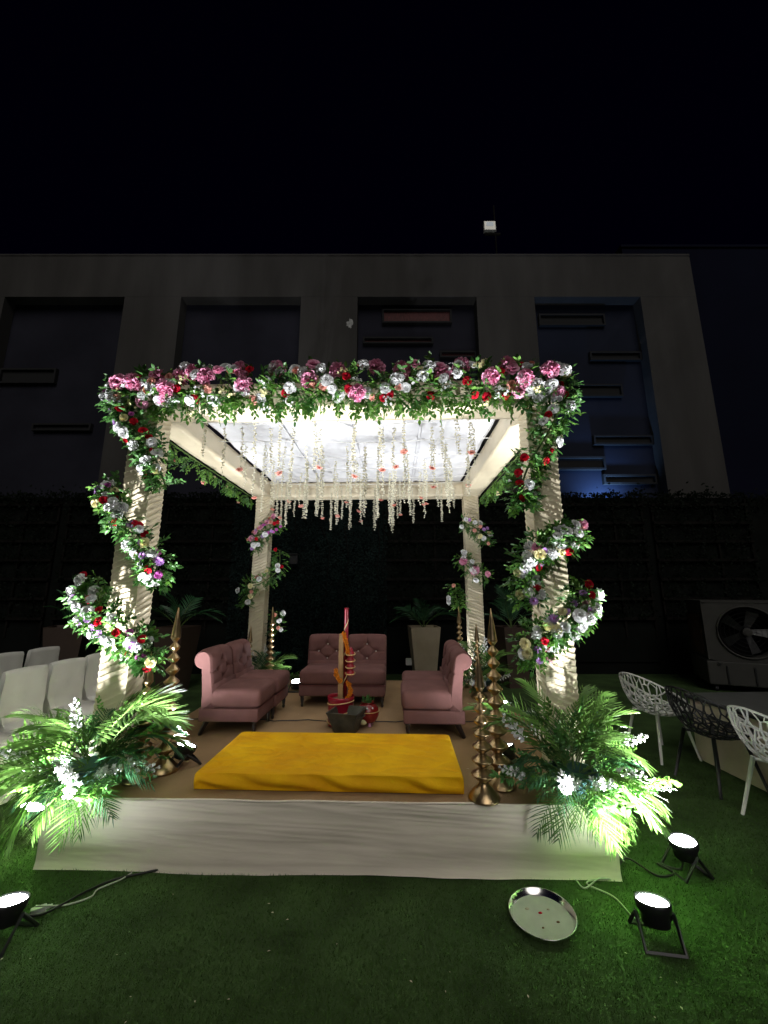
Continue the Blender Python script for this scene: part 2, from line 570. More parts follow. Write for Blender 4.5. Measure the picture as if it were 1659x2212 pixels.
def green_wall():
    w = thing('green_wall', 'tall dark garden wall with ivy and trellis panels behind the canopy', 'wall', (0, GY, 0))
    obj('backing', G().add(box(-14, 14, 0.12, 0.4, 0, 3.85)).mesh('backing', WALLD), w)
    rng = np.random.default_rng(11)
    panels = [(-9.6, -7.4), (-7.2, -5.2), (-4.95, -3.3), (0.02, 1.75), (1.95, 3.8), (4.0, 5.9), (6.1, 8.3)]
    for x0, x1 in panels:
        for z in np.arange(1.15, 3.8, 0.42):
            obj('rail', G().add(box(x0, x1, 0.02, 0.06, z - 0.03, z + 0.03)).mesh('rail', RAIL), w)
        for x in (x0 + 0.02, x1 - 0.02, (x0 * 0.35 + x1 * 0.65)):
            obj('upright', G().add(box(x - 0.02, x + 0.02, 0.061, 0.1, 0.75, 3.8)).mesh('upright', RAIL), w)
        obj('louvre_board', G().add(box(x0, x1, 0.08, 0.119, 0.25, 0.95)).mesh('louvre_board', WALLD), w)
        n = int((x1 - x0) * 1500)
        px = rng.uniform(x0, x1, n)
        row = rng.integers(0, 7, n)
        pz = 1.18 + row * 0.42 + rng.random(n) ** 1.3 * 0.36
        keep = np.sin(px * 9 + row * 2.1) + rng.normal(0, 0.8, n) > -0.7
        px, pz = px[keep], np.minimum(pz[keep], 3.9)
        pts = np.stack([px, rng.uniform(-0.06, 0.06, len(px)), pz], 1)
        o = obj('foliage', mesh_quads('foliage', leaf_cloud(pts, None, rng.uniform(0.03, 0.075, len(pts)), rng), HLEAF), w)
        tag(o, kind='stuff')
    # the dense ivy between the trellis panels
    n = 26000
    px = rng.uniform(-3.35, 0.05, n)
    pz = rng.uniform(0.1, 3.95, n)
    py = 0.02 - 0.07 * (np.sin(px * 5.1 + np.sin(pz * 3) * 1.4) * 0.5 + 0.5) - rng.random(n) * 0.05
    pts = np.stack([px, py, pz], 1)
    o = obj('ivy', mesh_quads('ivy', leaf_cloud(pts, None, rng.uniform(0.025, 0.06, n), rng), HLEAFB), w)
    tag(o, kind='stuff')
    # ragged crest
    n = 9000
    px = rng.uniform(-13, 13, n)
    top = 3.86 + 0.10 * np.sin(px * 2.3) * np.sin(px * 5.7) + 0.08 * rng.random(n)
    pz = top - rng.random(n) ** 2 * 0.35 + (rng.random(n) > 0.93) * rng.random(n) * 0.22
    pts = np.stack([px, rng.uniform(-0.12, 0.3, n), pz], 1)
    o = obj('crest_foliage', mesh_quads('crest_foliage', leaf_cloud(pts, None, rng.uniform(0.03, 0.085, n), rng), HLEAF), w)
    tag(o, kind='stuff')
    # bare vines
    r2 = random.Random(4)
    for x in (-2.9, -2.05, -1.3, -0.9, -0.12, 0.0):
        pts = [(x + r2.uniform(-0.12, 0.12), -0.1, z) for z in np.linspace(0.1, 3.6, 9)]
        obj('vine', G().add(tube(catmull(pts, 5), 0.009, 5)).mesh('vine', RAIL), w)
    b = thing('junction_box', 'small dark box on the ivy wall left of the striped pole', 'box', (-1.95, GY - 0.2, 2.3))
    obj('lid', G().add(rbox(-0.09, 0.09, -0.06, 0, 0, 0.2, 0.008)).mesh('lid', BLACK), b)
    obj('hood', G().add(box(-0.1, 0.1, -0.09, 0.04, 0.203, 0.22)).mesh('hood', BLACK), b)
    obj('arm', G().add(box(-0.02, 0.02, 0.001, 0.3, 0.05, 0.1)).mesh('arm', BLACK), b)
    s = thing('socket_box', 'little white socket box low beside the cream planter', 'box', (0.52, 8.55, 0))
    obj('case', G().add(rbox(-0.08, 0.08, -0.04, 0.04, 0.27, 0.4, 0.01)).mesh('case', WPLAST), s)
    obj('post', G().add(box(-0.015, 0.015, -0.015, 0.015, 0, 0.269)).mesh('post', RAIL), s)


green_wall()

# ------------------------------------------------------------------ palm fronds, leaf sprigs, flowers (shared meshes)


def leaf_vf(L, wd, fold=0.25, droop=0.15, seg=(0, 0.3, 0.65, 1.0), ws=(0.08, 1, 0.8, 0)):
    V, F = [], []
    for t, w in zip(seg, ws):
        z = -droop * L * t * t
        V.append((L * t, -wd * w / 2, z + fold * wd * w / 2))
        V.append((L * t, 0, z))
        V.append((L * t, wd * w / 2, z + fold * wd * w / 2))
    for i in range(len(seg) - 1):
        a = i * 3
        F.append((a, a + 1, a + 4, a + 3))
        F.append((a + 1, a + 2, a + 5, a + 4))
    return V, F


def sprig_mesh(name, m, n=9, L=0.22, leaf=0.075, seed=0, wide=0.5):
    rng = random.Random(seed)
    g = G()
    pts = []
    for i in range(5):
        t = i / 4
        pts.append((L * t, 0.02 * math.sin(t * 3 + seed), -0.10 * L * t * t))
    g.add(tube(pts, [0.0025, 0.002, 0.002, 0.0015, 0.001], 3), 0)
    for i in range(n):
        t = 0.15 + 0.85 * i / (n - 1)
        side = 1 if i % 2 else -1
        p = (L * t, 0.02 * math.sin(t * 3 + seed), -0.10 * L * t * t)
        ang = side * R(rng.uniform(35, 70)) if i < n - 1 else 0
        d = Vector((math.cos(ang), math.sin(ang), rng.uniform(-0.25, 0.35)))
        l = leaf * rng.uniform(0.75, 1.1)
        g.add(leaf_vf(l, l * wide * rng.uniform(0.9, 1.15), 0.3, rng.uniform(0.05, 0.3)), 1, frame(d, rng.uniform(-0.5, 0.5), p))
    return g.mesh(name, [STEM, m])


SPRIG_D = [sprig_mesh('leaf_sprig', LEAF, 8, 0.125, 0.056, s) for s in range(4)]
SPRIG_L = [sprig_mesh('leaf_sprig', LEAF2, 8, 0.125, 0.052, s + 10, 0.55) for s in range(4)]
SPRIG_S = [sprig_mesh('leaf_sprig', LEAF, 9, 0.12, 0.036, s + 20, 0.6) for s in range(3)]
SPRIG_T = [sprig_mesh('leaf_sprig', LEAF2, 9, 0.12, 0.036, s + 30, 0.6) for s in range(3)]


def petal_vf(L, wd, cup=0.3, curl=0.2, ruff=0.0, rng=random):
    """petal growing along +X, cupped towards +Z"""
    V, F = [], []
    for t, w in ((0, 0.35), (0.45, 0.9), (0.8, 1.0), (1.0, 0.55)):
        z0 = cup * L * t * t - curl * L * max(0, t - 0.7) * 2
        for s in (-0.5, 0, 0.5):
            V.append((L * t, wd * w * s, z0 + abs(s) * cup * wd * 0.5 + rng.uniform(-ruff, ruff) * L))
    for i in range(3):
        for j in range(2):
            a = i * 3 + j
            F.append((a, a + 1, a + 4, a + 3))
    return V, F


def rose_mesh(name, m, r=0.04, seed=0, rings=((6, 6, 1.0), (6, 26, 0.92), (5, 46, 0.78), (5, 64, 0.6), (3, 80, 0.45))):
    rng = random.Random(seed)
    g = G()
    for k, (n, el, s) in enumerate(rings):
        off = rng.random() * 6.28
        for i in range(n):
            a = off + 2 * PI * i / n + rng.uniform(-0.15, 0.15)
            L = r * s * rng.uniform(0.92, 1.08)
            e = R(el + rng.uniform(-8, 8))
            M = Matrix.Rotation(a, 4, 'Z') @ Matrix.Translation((r * 0.06, 0, 0.004 + k * r * 0.05)) @ Matrix.Rotation(-e, 4, 'Y')
            g.add(petal_vf(L, L * 1.0, 0.22, 0.45, 0.07, rng), 0, M)
    return g.mesh(name, [m], False)


def ruffle_mesh(name, m, r=0.06, n=34, seed=0):
    """hydrangea or peony like ball of many ruffled petals"""
    rng = random.Random(seed)
    g = G()
    for i in range(n):
        t = (i + 0.5) / n
        el = math.acos(1 - t * 1.05)
        a = i * 2.39996
        d = Vector((math.sin(el) * math.cos(a), math.sin(el) * math.sin(a), math.cos(el) * 0.75))
        L = r * rng.uniform(0.5, 0.7)
        M = Matrix.Translation(d * r * 0.55) @ zframe(d, rng.uniform(0, 6.28)) @ Matrix.Rotation(-R(rng.uniform(15, 60)), 4, 'Y')
        g.add(petal_vf(L, L * 1.1, 0.3, 0.3, 0.09, rng), 0, M)
        M2 = Matrix.Translation(d * r * 0.5) @ zframe(d, rng.uniform(0, 6.28)) @ Matrix.Rotation(-R(rng.uniform(40, 80)), 4, 'Y')
        g.add(petal_vf(L, L, 0.3, 0.2, 0.09, rng), 0, M2)
    return g.mesh(name, [m], False)


def daisy_mesh(name, m, r=0.032, seed=0):
    rng = random.Random(seed)
    g = G()
    for k, (n, el) in enumerate(((14, 10), (12, 28))):
        for i in range(n):
            a = 2 * PI * i / n + k * 0.2
            M = Matrix.Rotation(a, 4, 'Z') @ Matrix.Translation((0.004, 0, 0.003 * k)) @ Matrix.Rotation(-R(el + rng.uniform(-6, 6)), 4, 'Y')
            L = r * (1 - 0.15 * k)
            V = [(0, -0.002, 0), (0, 0.002, 0), (L * 0.7, 0.0045, 0.002), (L, 0, 0), (L * 0.7, -0.0045, 0.002)]
            g.add((V, [(0, 4, 3, 2, 1)]), 0, M)
    g.add(lathe([(0.008, 0.004), (0.007, 0.009), (0.002, 0.011)], 8), 1)
    return g.mesh(name, [m, FMG])


def filler_mesh(name, m, seed=0):
    """spray of tiny five petalled blossoms"""
    rng = random.Random(seed)
    g = G()
    for i in range(9):
        d = Vector((rng.uniform(-1, 1), rng.uniform(-1, 1), rng.uniform(0.4, 1.2))).normalized()
        p = d * rng.uniform(0.03, 0.06)
        g.add(tube([(0, 0, 0), p], 0.0012, 3), 1)
        for k in range(5):
            M = Matrix.Translation(p) @ zframe(d, 2 * PI * k / 5) @ Matrix.Rotation(-0.3, 4, 'Y')
            g.add(([(0, 0, 0), (0.009, -0.006, 0), (0.015, 0, 0.002), (0.009, 0.006, 0)], [(0, 1, 2, 3)]), 0, M)
    return g.mesh(name, [m, STEM])


FL = {
    'white_rose': [rose_mesh('white_rose', FW, 0.045, s) for s in range(3)],
    'white_carnation': [ruffle_mesh('white_carnation', FW, 0.045, 22, s) for s in range(2)],
    'red_rose': [rose_mesh('red_rose', FR, 0.034, s + 5) for s in range(2)],
    'pink_rose': [rose_mesh('pink_rose', FP, 0.05, s + 8) for s in range(2)],
    'salmon_rose': [rose_mesh('salmon_rose', FS, 0.034, s + 11) for s in range(2)],
    'pink_hydrangea': [ruffle_mesh('pink_hydrangea', FP, 0.072, 40, s + 3) for s in range(3)],
    'lilac_daisy': [daisy_mesh('lilac_daisy', FLI, 0.036, s) for s in range(2)],
    'magenta_rose': [rose_mesh('magenta_rose', FMG, 0.03, s + 21) for s in range(2)],
    'cream_rose': [rose_mesh('cream_rose', FC, 0.04, s + 31) for s in range(2)],
    'cream_filler': [filler_mesh('cream_filler', FC, s) for s in range(2)],
    'white_filler': [filler_mesh('white_filler', FW, s + 4) for s in range(2)],
}


def frond_mesh(name, m, L=0.8, n=20, ll=0.27, arch=0.5, seed=0, wd=0.017, vee=0.25):
    """pinnate palm frond growing along +X and arching down"""
    rng = random.Random(seed)
    g = G()
    P = []
    for i in range(9):
        t = i / 8
        P.append(Vector((L * (t - 0.12 * arch * t ** 3), 0, L * (0.18 * math.sin(t * PI * 0.8) - arch * 0.45 * t ** 2.4))))
    g.add(tube(P, [0.005 - 0.0045 * i / 8 for i in range(9)], 4), 1)

    def at(t):
        f = t * 8
        i = min(int(f), 7)
        return P[i].lerp(P[i + 1], f - i), (P[i + 1] - P[i]).normalized()
    for i in range(n):
        t = 0.2 + 0.8 * (i + 0.5) / n
        p, d = at(t)
        l = ll * (0.55 + 0.45 * math.sin(PI * min(1, (t - 0.1) * 1.15))) * (1.0 if t < 0.8 else 1.0 - (t - 0.8) * 2.2)
        for s in (-1, 1):
            ang = R(62 - 38 * t + rng.uniform(-6, 6))
            side = Vector((0, s, vee)).normalized()
            dd = d * math.cos(ang) + side * math.sin(ang)
            li = l * rng.uniform(0.88, 1.05)
            sag = rng.uniform(0.10, 0.35)
            a = p
            b = p + dd * li * 0.5 + Vector((0, 0, -sag * li * 0.18))
            c = p + dd * li + Vector((0, 0, -sag * li * 0.75))
            nrm = dd.cross(Vector((0, 0, 1)))
            if nrm.length < 0.01:
                nrm = Vector((1, 0, 0))
            nrm.normalize()
            w0, w1 = wd * 0.35, wd * 0.5
            tw = Vector((0, 0, 1)) * s * 0.3 * wd
            V = [a - nrm * w0, a + nrm * w0, b - nrm * w1 - tw, b + nrm * w1 + tw, c]
            g.add((V, [(0, 1, 3, 2), (2, 3, 4)]), 0)
    return g.mesh(name, [m, STEM])


FROND = [frond_mesh('palm_frond', PALM, 0.72, 16, 0.29, a, s, 0.0145) for s, a in enumerate((0.25, 0.5, 0.8, 1.05))]
FROND_D = [frond_mesh('palm_frond', PALMD, 0.62, 20, 0.21, a, s + 9, 0.010) for s, a in enumerate((0.3, 0.6, 0.9))]


def stalk_mesh(seed):
    rng = random.Random(seed)
    g = G()
    L = 0.42
    P = [Vector((L * i / 5, 0.02 * math.sin(i), -0.03 * (i / 5) ** 2)) for i in range(6)]
    g.add(tube(P, 0.003, 4), 1)
    for i in range(16):
        t = 0.5 + 0.5 * i / 15
        p = P[int(t * 4.99)].lerp(P[int(t * 4.99) + 1], t * 4.99 % 1)
        a = i * 2.4
        d = Vector((0.7, math.cos(a), math.sin(a)))
        l = 0.034 * (1.25 - 0.7 * (t - 0.5) * 2 * 0.8)
        for k in range(4):
            M = frame(d, 0, p) @ Matrix.Translation((l * 0.5, 0, 0)) @ Matrix.Rotation(2 * PI * k / 4, 4, 'X') @ Matrix.Rotation(-0.5, 4, 'Y')
            g.add(([(0, -0.004, 0), (l * 0.6, -0.009, 0.002), (l, 0, 0.0), (l * 0.6, 0.009, 0.002), (0, 0.004, 0)], [(0, 1, 2, 3, 4)]), 0, M)
        g.add(tube([p, p + d.normalized() * l * 0.55], [0.0025, 0.004], 4), 0)
    return g.mesh('tuberose_stalk', [FW, STEM])


STALK = [stalk_mesh(s) for s in range(3)]

# ------------------------------------------------------------------ stage


def stage():
    s = thing('stage', 'low square platform with white cloth skirting and brown carpet', 'stage', W(0, 0, 0), A)
    D = 3.62

    def front(u, v):
        x = -SW + 2 * SW * u
        z = (SH - 0.004) * v
        wr = noise.noise(Vector((x * 1.3, z * 9, 2.0))) * 0.009 + noise.noise(Vector((x * 0.8 + z * 3, z * 26, 7.0))) * 0.006 * (0.2 + v * v) + noise.noise(Vector((x * 5, z * 7 + x, 4.0))) * 0.006
        drape = 0.010 * math.sin(x * 4.2 + 1) * (1 - v)
        hem = -0.012 * max(0, 1 - v * 9)
        cr = noise.noise(Vector((x * 1.1 + 3, z * 34 + x * 2.0, 1.5)))
        wr -= 0.005 * max(0, 0.22 - abs(cr)) / 0.22 * (0.25 + 0.75 * v * v)
        if u < 0.02 or u > 0.98:
            wr *= 0.2
        return (x, wr + drape + hem - 0.004 * (1 - v), z + (0.004 if v == 0 else 0) + 0.006 * math.sin(x * 2) * (1 - v))
    obj('skirt', build('skirt', *grid(front, 200, 60), SKIRT, True), s)

    def side(sx):
        def f(u, v):
            y = 0.006 + (D - 0.006) * u
            z = (SH - 0.004) * v
            return (sx * (SW + 0.002 + 0.012 * noise.noise(Vector((y * 2, z * 7, sx * 3.0))) * (1 - abs(2 * u - 1) ** 8)), y, z)
        return f
    for sx in (-1, 1):
        obj('skirt', build('skirt', *grid(side(sx), 60, 12), SKIRT, True), s)
    obj('skirt', G().add(box(-SW, SW, D, D + 0.004, 0.002, SH - 0.006)).mesh('skirt', SKIRT), s)
    obj('deck', G().add(box(-SW + 0.02, SW - 0.02, 0.03, D - 0.006, SH - 0.06, SH - 0.012)).mesh('deck', WOOD), s)
    # carpet laid in two pieces with a visible join and slight ripples

    def carpet(y0, y1, dz):
        def f(u, v):
            x = -SW + 0.004 + (2 * SW - 0.008) * u
            y = y0 + (y1 - y0) * v
            e = 0.012 * math.sin(x * 6.5 + 1.0) * math.sin(x * 2.1) if v == 1 and y1 < 3 else 0
            z = SH - 0.002 + dz + 0.003 * noise.noise(Vector((x * 3, y * 3, 1))) * min(1, 8 * min(u, 1 - u)) * min(1, 8 * min(v, 1 - v))
            return (x, y + e, z)
        return grid(f, 60, 40)
    obj('carpet', build('carpet', *carpet(0.005, 1.56, 0.004), CARPET, True), s)
    obj('carpet', build('carpet', *carpet(1.55, D - 0.004, 0.0), CARPET, True), s)
    # rolled top hem of the skirting
    obj('hem', build('hem', *tube([(-SW + 3.62 * i / 40, 0.004 + 0.003 * math.sin(i * 1.1), SH - 0.002 + 0.002 * math.sin(i * 0.7)) for i in range(41)], 0.007, 8), SKIRT, True), s)


stage()

# ------------------------------------------------------------------ canopy frame
BZ = 3.20      # underside of the beams
PX0, PX1 = 1.545, 1.765


def pillar_mesh(x0, x1, y0, y1, z0, z1, seed, slope):
    """square post wrapped in pleated satin"""
    w, d = x1 - x0, y1 - y0
    nu, nv = 40, 560
    sides = [((x0, y0), (x1, y0), (0, -1)), ((x1, y0), (x1, y1), (1, 0)), ((x1, y1), (x0, y1), (0, 1)), ((x0, y1), (x0, y0), (-1, 0))]

    def f(u, v):
        k = int(round(u * nu))
        sd, q = k // 10 % 4, (k % 10) / 10
        a, b, n = sides[sd]
        z = z0 + (z1 - z0) * v
        x, y = a[0] + (b[0] - a[0]) * q, a[1] + (b[1] - a[1]) * q
        run = (x - x0) if sd in (0, 2) else (y - y0) * (0.9 if sd == 1 else -0.9) + (x1 - x0) * (sd == 1)
        ph = (z + slope * run + 0.018 * noise.noise(Vector((x * 5, y * 5 + z * 2.2, seed))) + 0.006 * noise.noise(Vector((x * 14, y * 14, z * 9 + seed)))) / 0.047
        fr = ph - math.floor(ph)
        amp = 0.4 + 0.7 * max(0, noise.noise(Vector((x * 4, y * 4 + math.floor(ph) * 0.7, seed + 4))) + 0.4)
        h = ((fr / 0.8) ** 1.5) * 0.010 * amp if fr < 0.8 else (1 - (fr - 0.8) / 0.2) * 0.010 * amp
        if q == 0:
            p0 = sides[sd - 1][2]
            return (x + (n[0] + p0[0]) * h * 0.7, y + (n[1] + p0[1]) * h * 0.7, z)
        return (x + n[0] * h, y + n[1] * h, z)
    V, F = grid(f, nu, nv, True)
    return build('pillar', V, F, CLOTH, False)


def canopy():
    c = thing('wedding_canopy', 'square wedding canopy with pleated cream pillars and white ceiling cloth', 'canopy', W(0, 0, 0), A)
    k = 0
    for y0, y1, z1 in ((0.28, 0.48, BZ - 0.002), (3.38, 3.58, BZ - 0.002)):
        for sx in (-1, 1):
            a, b = (-PX1, -PX0) if sx < 0 else (PX0, PX1)
            obj('pillar', pillar_mesh(a, b, y0, y1, SH + 0.004, z1, k * 3.7, 0.42 * sx), c)
            k += 1

    def beam(x0, x1, y0, y1, along_x, seed):
        z0, z1 = BZ, BZ + 0.23

        def f(u, v):
            # u round the section, v along
            q = u * 4
            s = int(q) % 4
            t = q - int(q)
            a, b = [(t, 0), (1, t), (1 - t, 1), (0, 1 - t)][s]
            rip = 0.006 * noise.noise(Vector((v * 16 + seed, q * 2, seed))) + 0.004 * noise.noise(Vector((v * 5 + seed, q * 5, seed)))
            if along_x:
                return (x0 + (x1 - x0) * v, y0 + (y1 - y0) * a + rip, z0 + (z1 - z0) * b + rip)
            return (x0 + (x1 - x0) * a + rip, y0 + (y1 - y0) * v, z0 + (z1 - z0) * b + rip)
        V, F = grid(f, 24, 60, True)
        F.append(tuple(range(23, -1, -1)))
        F.append(tuple(60 * 24 + i for i in range(24)))
        return build('beam', V, F, CLOTH, True)
    obj('beam', beam(-1.80, 1.80, 0.24, 0.50, True, 1.0), c)
    obj('beam', beam(-1.80, 1.80, 3.36, 3.60, True, 2.0), c)
    obj('beam', beam(-1.79, -1.53, 0.503, 3.357, False, 3.0), c)
    obj('beam', beam(1.53, 1.79, 0.503, 3.357, False, 4.0), c)
    # ceiling cloth stretched just above, short of the side beams

    def ceil(u, v):
        x = -1.495 + 2.99 * u
        y = 0.46 + 2.93 * v
        z = BZ + 0.243 - 0.03 * math.sin(PI * ((u * 4) % 1)) * math.sin(PI * v) + 0.012 * noise.noise(Vector((x * 3, y * 3, 0))) + 0.008 * noise.noise(Vector((x * 9 + y * 4, y * 5, 3)))
        return (x, y, z)
    cl = obj('ceiling_cloth', build('ceiling_cloth', *grid(ceil, 120, 90), CEILC, True), c)
    for x in (-0.73, 0.0, 0.73):
        obj('seam', G().add(box(x - 0.012, x + 0.012, 0.47, 3.38, BZ + 0.222, BZ + 0.228)).mesh('seam', CEILC), cl)
    for x in (-1.497, 1.497):
        obj('edge_pole', G().add(tube([(x, 0.47, BZ + 0.285), (x, 3.38, BZ + 0.285)], 0.016, 8)).mesh('edge_pole', BLACK), c)
    # scalloped drape along the rear beam

    def dr(u, v):
        x = -1.5 + 3.0 * u
        s = abs(math.sin(u * PI * 3))
        return (x, 3.352 - 0.02 * v, BZ + 0.21 - v * (0.03 + 0.05 * s))
    obj('drape', build('drape', *grid(dr, 60, 4), CLOTH, True), c)
    # hanging cords
    ys = (0.85, 1.35, 1.85, 2.35, 2.8, 3.15)
    for i, y in enumerate(ys):
        P = [(-1.52 + 3.04 * t / 12, y + 0.03 * math.sin(t + i), BZ + 0.165 - 0.035 * math.sin(PI * t / 12)) for t in range(13)]
        obj('cord', G().add(tube(P, 0.0035, 5)).mesh('cord', THREAD), c)
    for i, x in enumerate((-1.05, -0.42, 0.30, 0.95)):
        P = [(x + 0.02 * math.sin(t * 1.3), 0.51 + 2.84 * t / 10, BZ + 0.175 - 0.03 * math.sin(PI * t / 10)) for t in range(11)]
        obj('cord', G().add(tube(P, 0.003, 5)).mesh('cord', THREAD), c)


canopy()

# ------------------------------------------------------------------ strings of tuberose buds


def bud_string(seed, L, strands):
    rng = random.Random(seed)
    g = G()
    for s in range(strands):
        ox, oy = rng.uniform(-0.02, 0.02) * (strands > 1), rng.uniform(-0.02, 0.02) * (strands > 1)
        l = L * rng.uniform(0.78, 1.0)
        if s == 0:
            l = L
        P = [(ox * min(1, t * 2) + 0.006 * math.sin(t * 9 + s), oy * min(1, t * 2), -l * t) for t in [i / 8 for i in range(9)]]
        g.add(tube(P, 0.0012, 3), 0)
        z = 0.05
        while z < l:
            x = ox * min(1, z / l * 2) + 0.006 * math.sin(z / l * 9 + s)
            for k in range(2):
                a = rng.uniform(0, 6.28)
                d = Vector((math.cos(a) * 0.8, math.sin(a) * 0.8, -0.7))
                q = rng.uniform(0.019, 0.030)
                p = Vector((x, oy * min(1, z / l * 2), -z))
                M = zframe(d, 0, p)
                w = q * 0.30
                V = [(0, 0, 0), (w, 0, q * 0.7), (0, w, q * 0.7), (-w, 0, q * 0.7), (0, -w, q * 0.7), (0, 0, q)]
                F = [(0, 2, 1), (0, 3, 2), (0, 4, 3), (0, 1, 4), (1, 2, 5), (2, 3, 5), (3, 4, 5), (4, 1, 5)]
                g.add((V, F), 1, M)
            z += rng.uniform(0.022, 0.036)
    return g.mesh('bud_chain', [THREAD, BUD])


CHAINS = [bud_string(s, L, n) for s, (L, n) in enumerate(((0.62, 3), (0.55, 2), (0.48, 2), (0.70, 4), (0.42, 2), (0.66, 3)))]
CLEN = [0.62, 0.55, 0.48, 0.70, 0.42, 0.66]


ORD = ['first', 'second', 'third', 'fourth', 'fifth', 'sixth', 'seventh', 'eighth', 'ninth', 'tenth', 'eleventh', 'twelfth', 'thirteenth', 'fourteenth', 'fifteenth']
ROWN = ['front beam', 'frontmost ceiling cord', 'second ceiling cord', 'third ceiling cord', 'fourth ceiling cord', 'fifth ceiling cord', 'rearmost ceiling cord']


def strings():
    rng = random.Random(21)
    ys = (0.62, 0.85, 1.35, 1.85, 2.35, 2.8, 3.15)
    cnt = (9, 11, 12, 13, 15, 15, 15)
    for y, n in zip(ys, cnt):
        for i in range(n):
            x = -1.38 + 2.76 * (i + 0.5 + rng.uniform(-0.38, 0.38)) / n
            z = BZ + 0.165 - 0.035 * math.sin(PI * (x + 1.52) / 3.04) if y > 0.7 else BZ + 0.17
            k = rng.choice((0, 1, 1, 2, 2, 3, 4, 5)) if y > 1 else rng.choice((1, 2, 2, 4))
            rose = rng.random() < 0.27
            nth = 'leftmost' if i == 0 else ('rightmost' if i == n - 1 else ORD[i] + ' from the left')
            o = thing('flower_string',
                      ('tuberose string with a salmon rose, ' if rose else 'plain cream tuberose string, ') + nth + ' on the ' + ROWN[ys.index(y)],
                      'flower string', W(x, y + rng.uniform(-0.01, 0.01), z - 0.003), rng.uniform(0, 6.28),
                      'tuberose strings with a rose' if rose else 'plain tuberose strings')
            s = rng.uniform(0.88, 1.12)
            ch = obj('bud_chain', CHAINS[k], o, scale=(1, 1, s))
            if rose:
                obj('salmon_rose', rng.choice(FL['salmon_rose']), o, mtx=zframe((rng.uniform(-.4, .4), rng.uniform(-.4, .4), -1), 0, (0, 0, -CLEN[k] * s * rng.choice((1.0, 1.0, 0.8, 1.04))), 0.95))


strings()

# ------------------------------------------------------------------ garlands


def swag(name, label, pts, rad, nsp, flowers, seed, toward, group=None, light=0.4, small=False, extra=(), droop=0.25, fsize=0.88, sps=1.0):
    """leafy garland along pts (mandap frame); toward = the side that faces out"""
    rng = random.Random(seed)
    base = Vector(pts[0])
    o = thing(name, label, 'garland', W(*base), A, group)
    C = catmull(pts, 10)
    C = [p - base for p in C]
    tw = Vector(toward).normalized()
    g = G().add(tube(C, 0.008, 5))
    obj('core', g.mesh('core', STEM), o)

    def at(t):
        f = t * (len(C) - 1)
        i = min(int(f), len(C) - 2)
        return C[i].lerp(C[i + 1], f - i), (C[i + 1] - C[i]).normalized()

    def radial(tan, bias):
        while True:
            v = Vector((rng.gauss(0, 1), rng.gauss(0, 1), rng.gauss(0, 1)))
            v = v - tan * v.dot(tan)
            if v.length < 0.1:
                continue
            v.normalize()
            v = (v + tw * bias).normalized()
            if v.dot(tw) > -0.35:
                return v
    D = SPRIG_S if small else SPRIG_D
    Lt = SPRIG_T if small else SPRIG_L
    for i in range(nsp):
        t = (i + rng.random()) / nsp
        p, tan = at(t)
        r = radial(tan, 0.35)
        d = (r + tan * rng.uniform(-0.6, 0.8) + Vector((0, 0, -droop))).normalized()
        q = p + r * rad * rng.uniform(0.15, 0.75)
        me = rng.choice(Lt if rng.random() < light else D)
        obj('leaf_sprig', me, o, mtx=frame(d, rng.uniform(-1.0, 1.0), q, sps * rng.uniform(0.58, 0.92)))
    k = 0
    tot = sum(n for _, n in flowers)
    slots = [(i + rng.uniform(0.1, 0.9)) / tot for i in range(tot)]
    rng.shuffle(slots)
    for kind, n in flowers:
        for i in range(n):
            p, tan = at(slots[k])
            k += 1
            r = radial(tan, 1.3)
            q = p + r * (rad + rng.uniform(0.02, 0.05))
            nd = (r + Vector((rng.uniform(-.3, .3), rng.uniform(-.3, .3) - 0.25, rng.uniform(-.2, .3)))).normalized()
            obj(kind, rng.choice(FL[kind]), o, mtx=zframe(nd, rng.uniform(0, 6.28), q, fsize * rng.uniform(0.85, 1.15)))
    for kind, x, y, z, s in extra:
        obj(kind, rng.choice(FL[kind]), o, mtx=zframe((rng.uniform(-.3, .3), -1, rng.uniform(-.35, .15)), rng.uniform(0, 6.28), Vector((x, y, z)) - base, s))
    return o


def beam_x(u):
    # place along the front beam, 0 at its left end and 1 at its right end
    return -1.80 + 3.62 * u


hyd = [(0.055, 3.40), (0.10, 3.47), (0.13, 3.34), (0.15, 3.46), (0.18, 3.50), (0.215, 3.44), (0.285, 3.52), (0.30, 3.36), (0.365, 3.52),
       (0.44, 3.40), (0.50, 3.50), (0.545, 3.28), (0.585, 3.52), (0.64, 3.50), (0.73, 3.46), (0.77, 3.52), (0.83, 3.40), (0.87, 3.52), (0.90, 3.38), (0.955, 3.45)]
extra = [('pink_hydrangea', beam_x(u), 0.01 + 0.05 * (z > 3.45), z - 0.07, 0.9) for u, z in hyd]
swag('flower_garland', 'long rose and hydrangea garland along the front beam of the canopy',
     [(-1.79, 0.20, 3.32), (-1.2, 0.17, 3.34), (-0.4, 0.16, 3.33), (0.4, 0.16, 3.34), (1.2, 0.17, 3.34), (1.81, 0.20, 3.33)], 0.13, 300,
     [('white_rose', 30), ('white_carnation', 22), ('red_rose', 18), ('salmon_rose', 16), ('pink_rose', 12), ('cream_filler', 10), ('white_filler', 8)], 1, (0, -1, -0.1),
     light=0.45, extra=extra, droop=0.15, sps=1.3, fsize=1.0)
# trailing greenery under the same beam
swag('leaf_garland', 'bright green leaves trailing beneath the front beam garland',
     [(-1.6, 0.18, 3.25), (-0.5, 0.16, 3.26), (0.5, 0.16, 3.26), (1.6, 0.18, 3.25)], 0.10, 290, [('white_filler', 6), ('cream_filler', 6)], 2, (0, -0.9, -0.4), light=0.6, droop=0.6, sps=1.2)

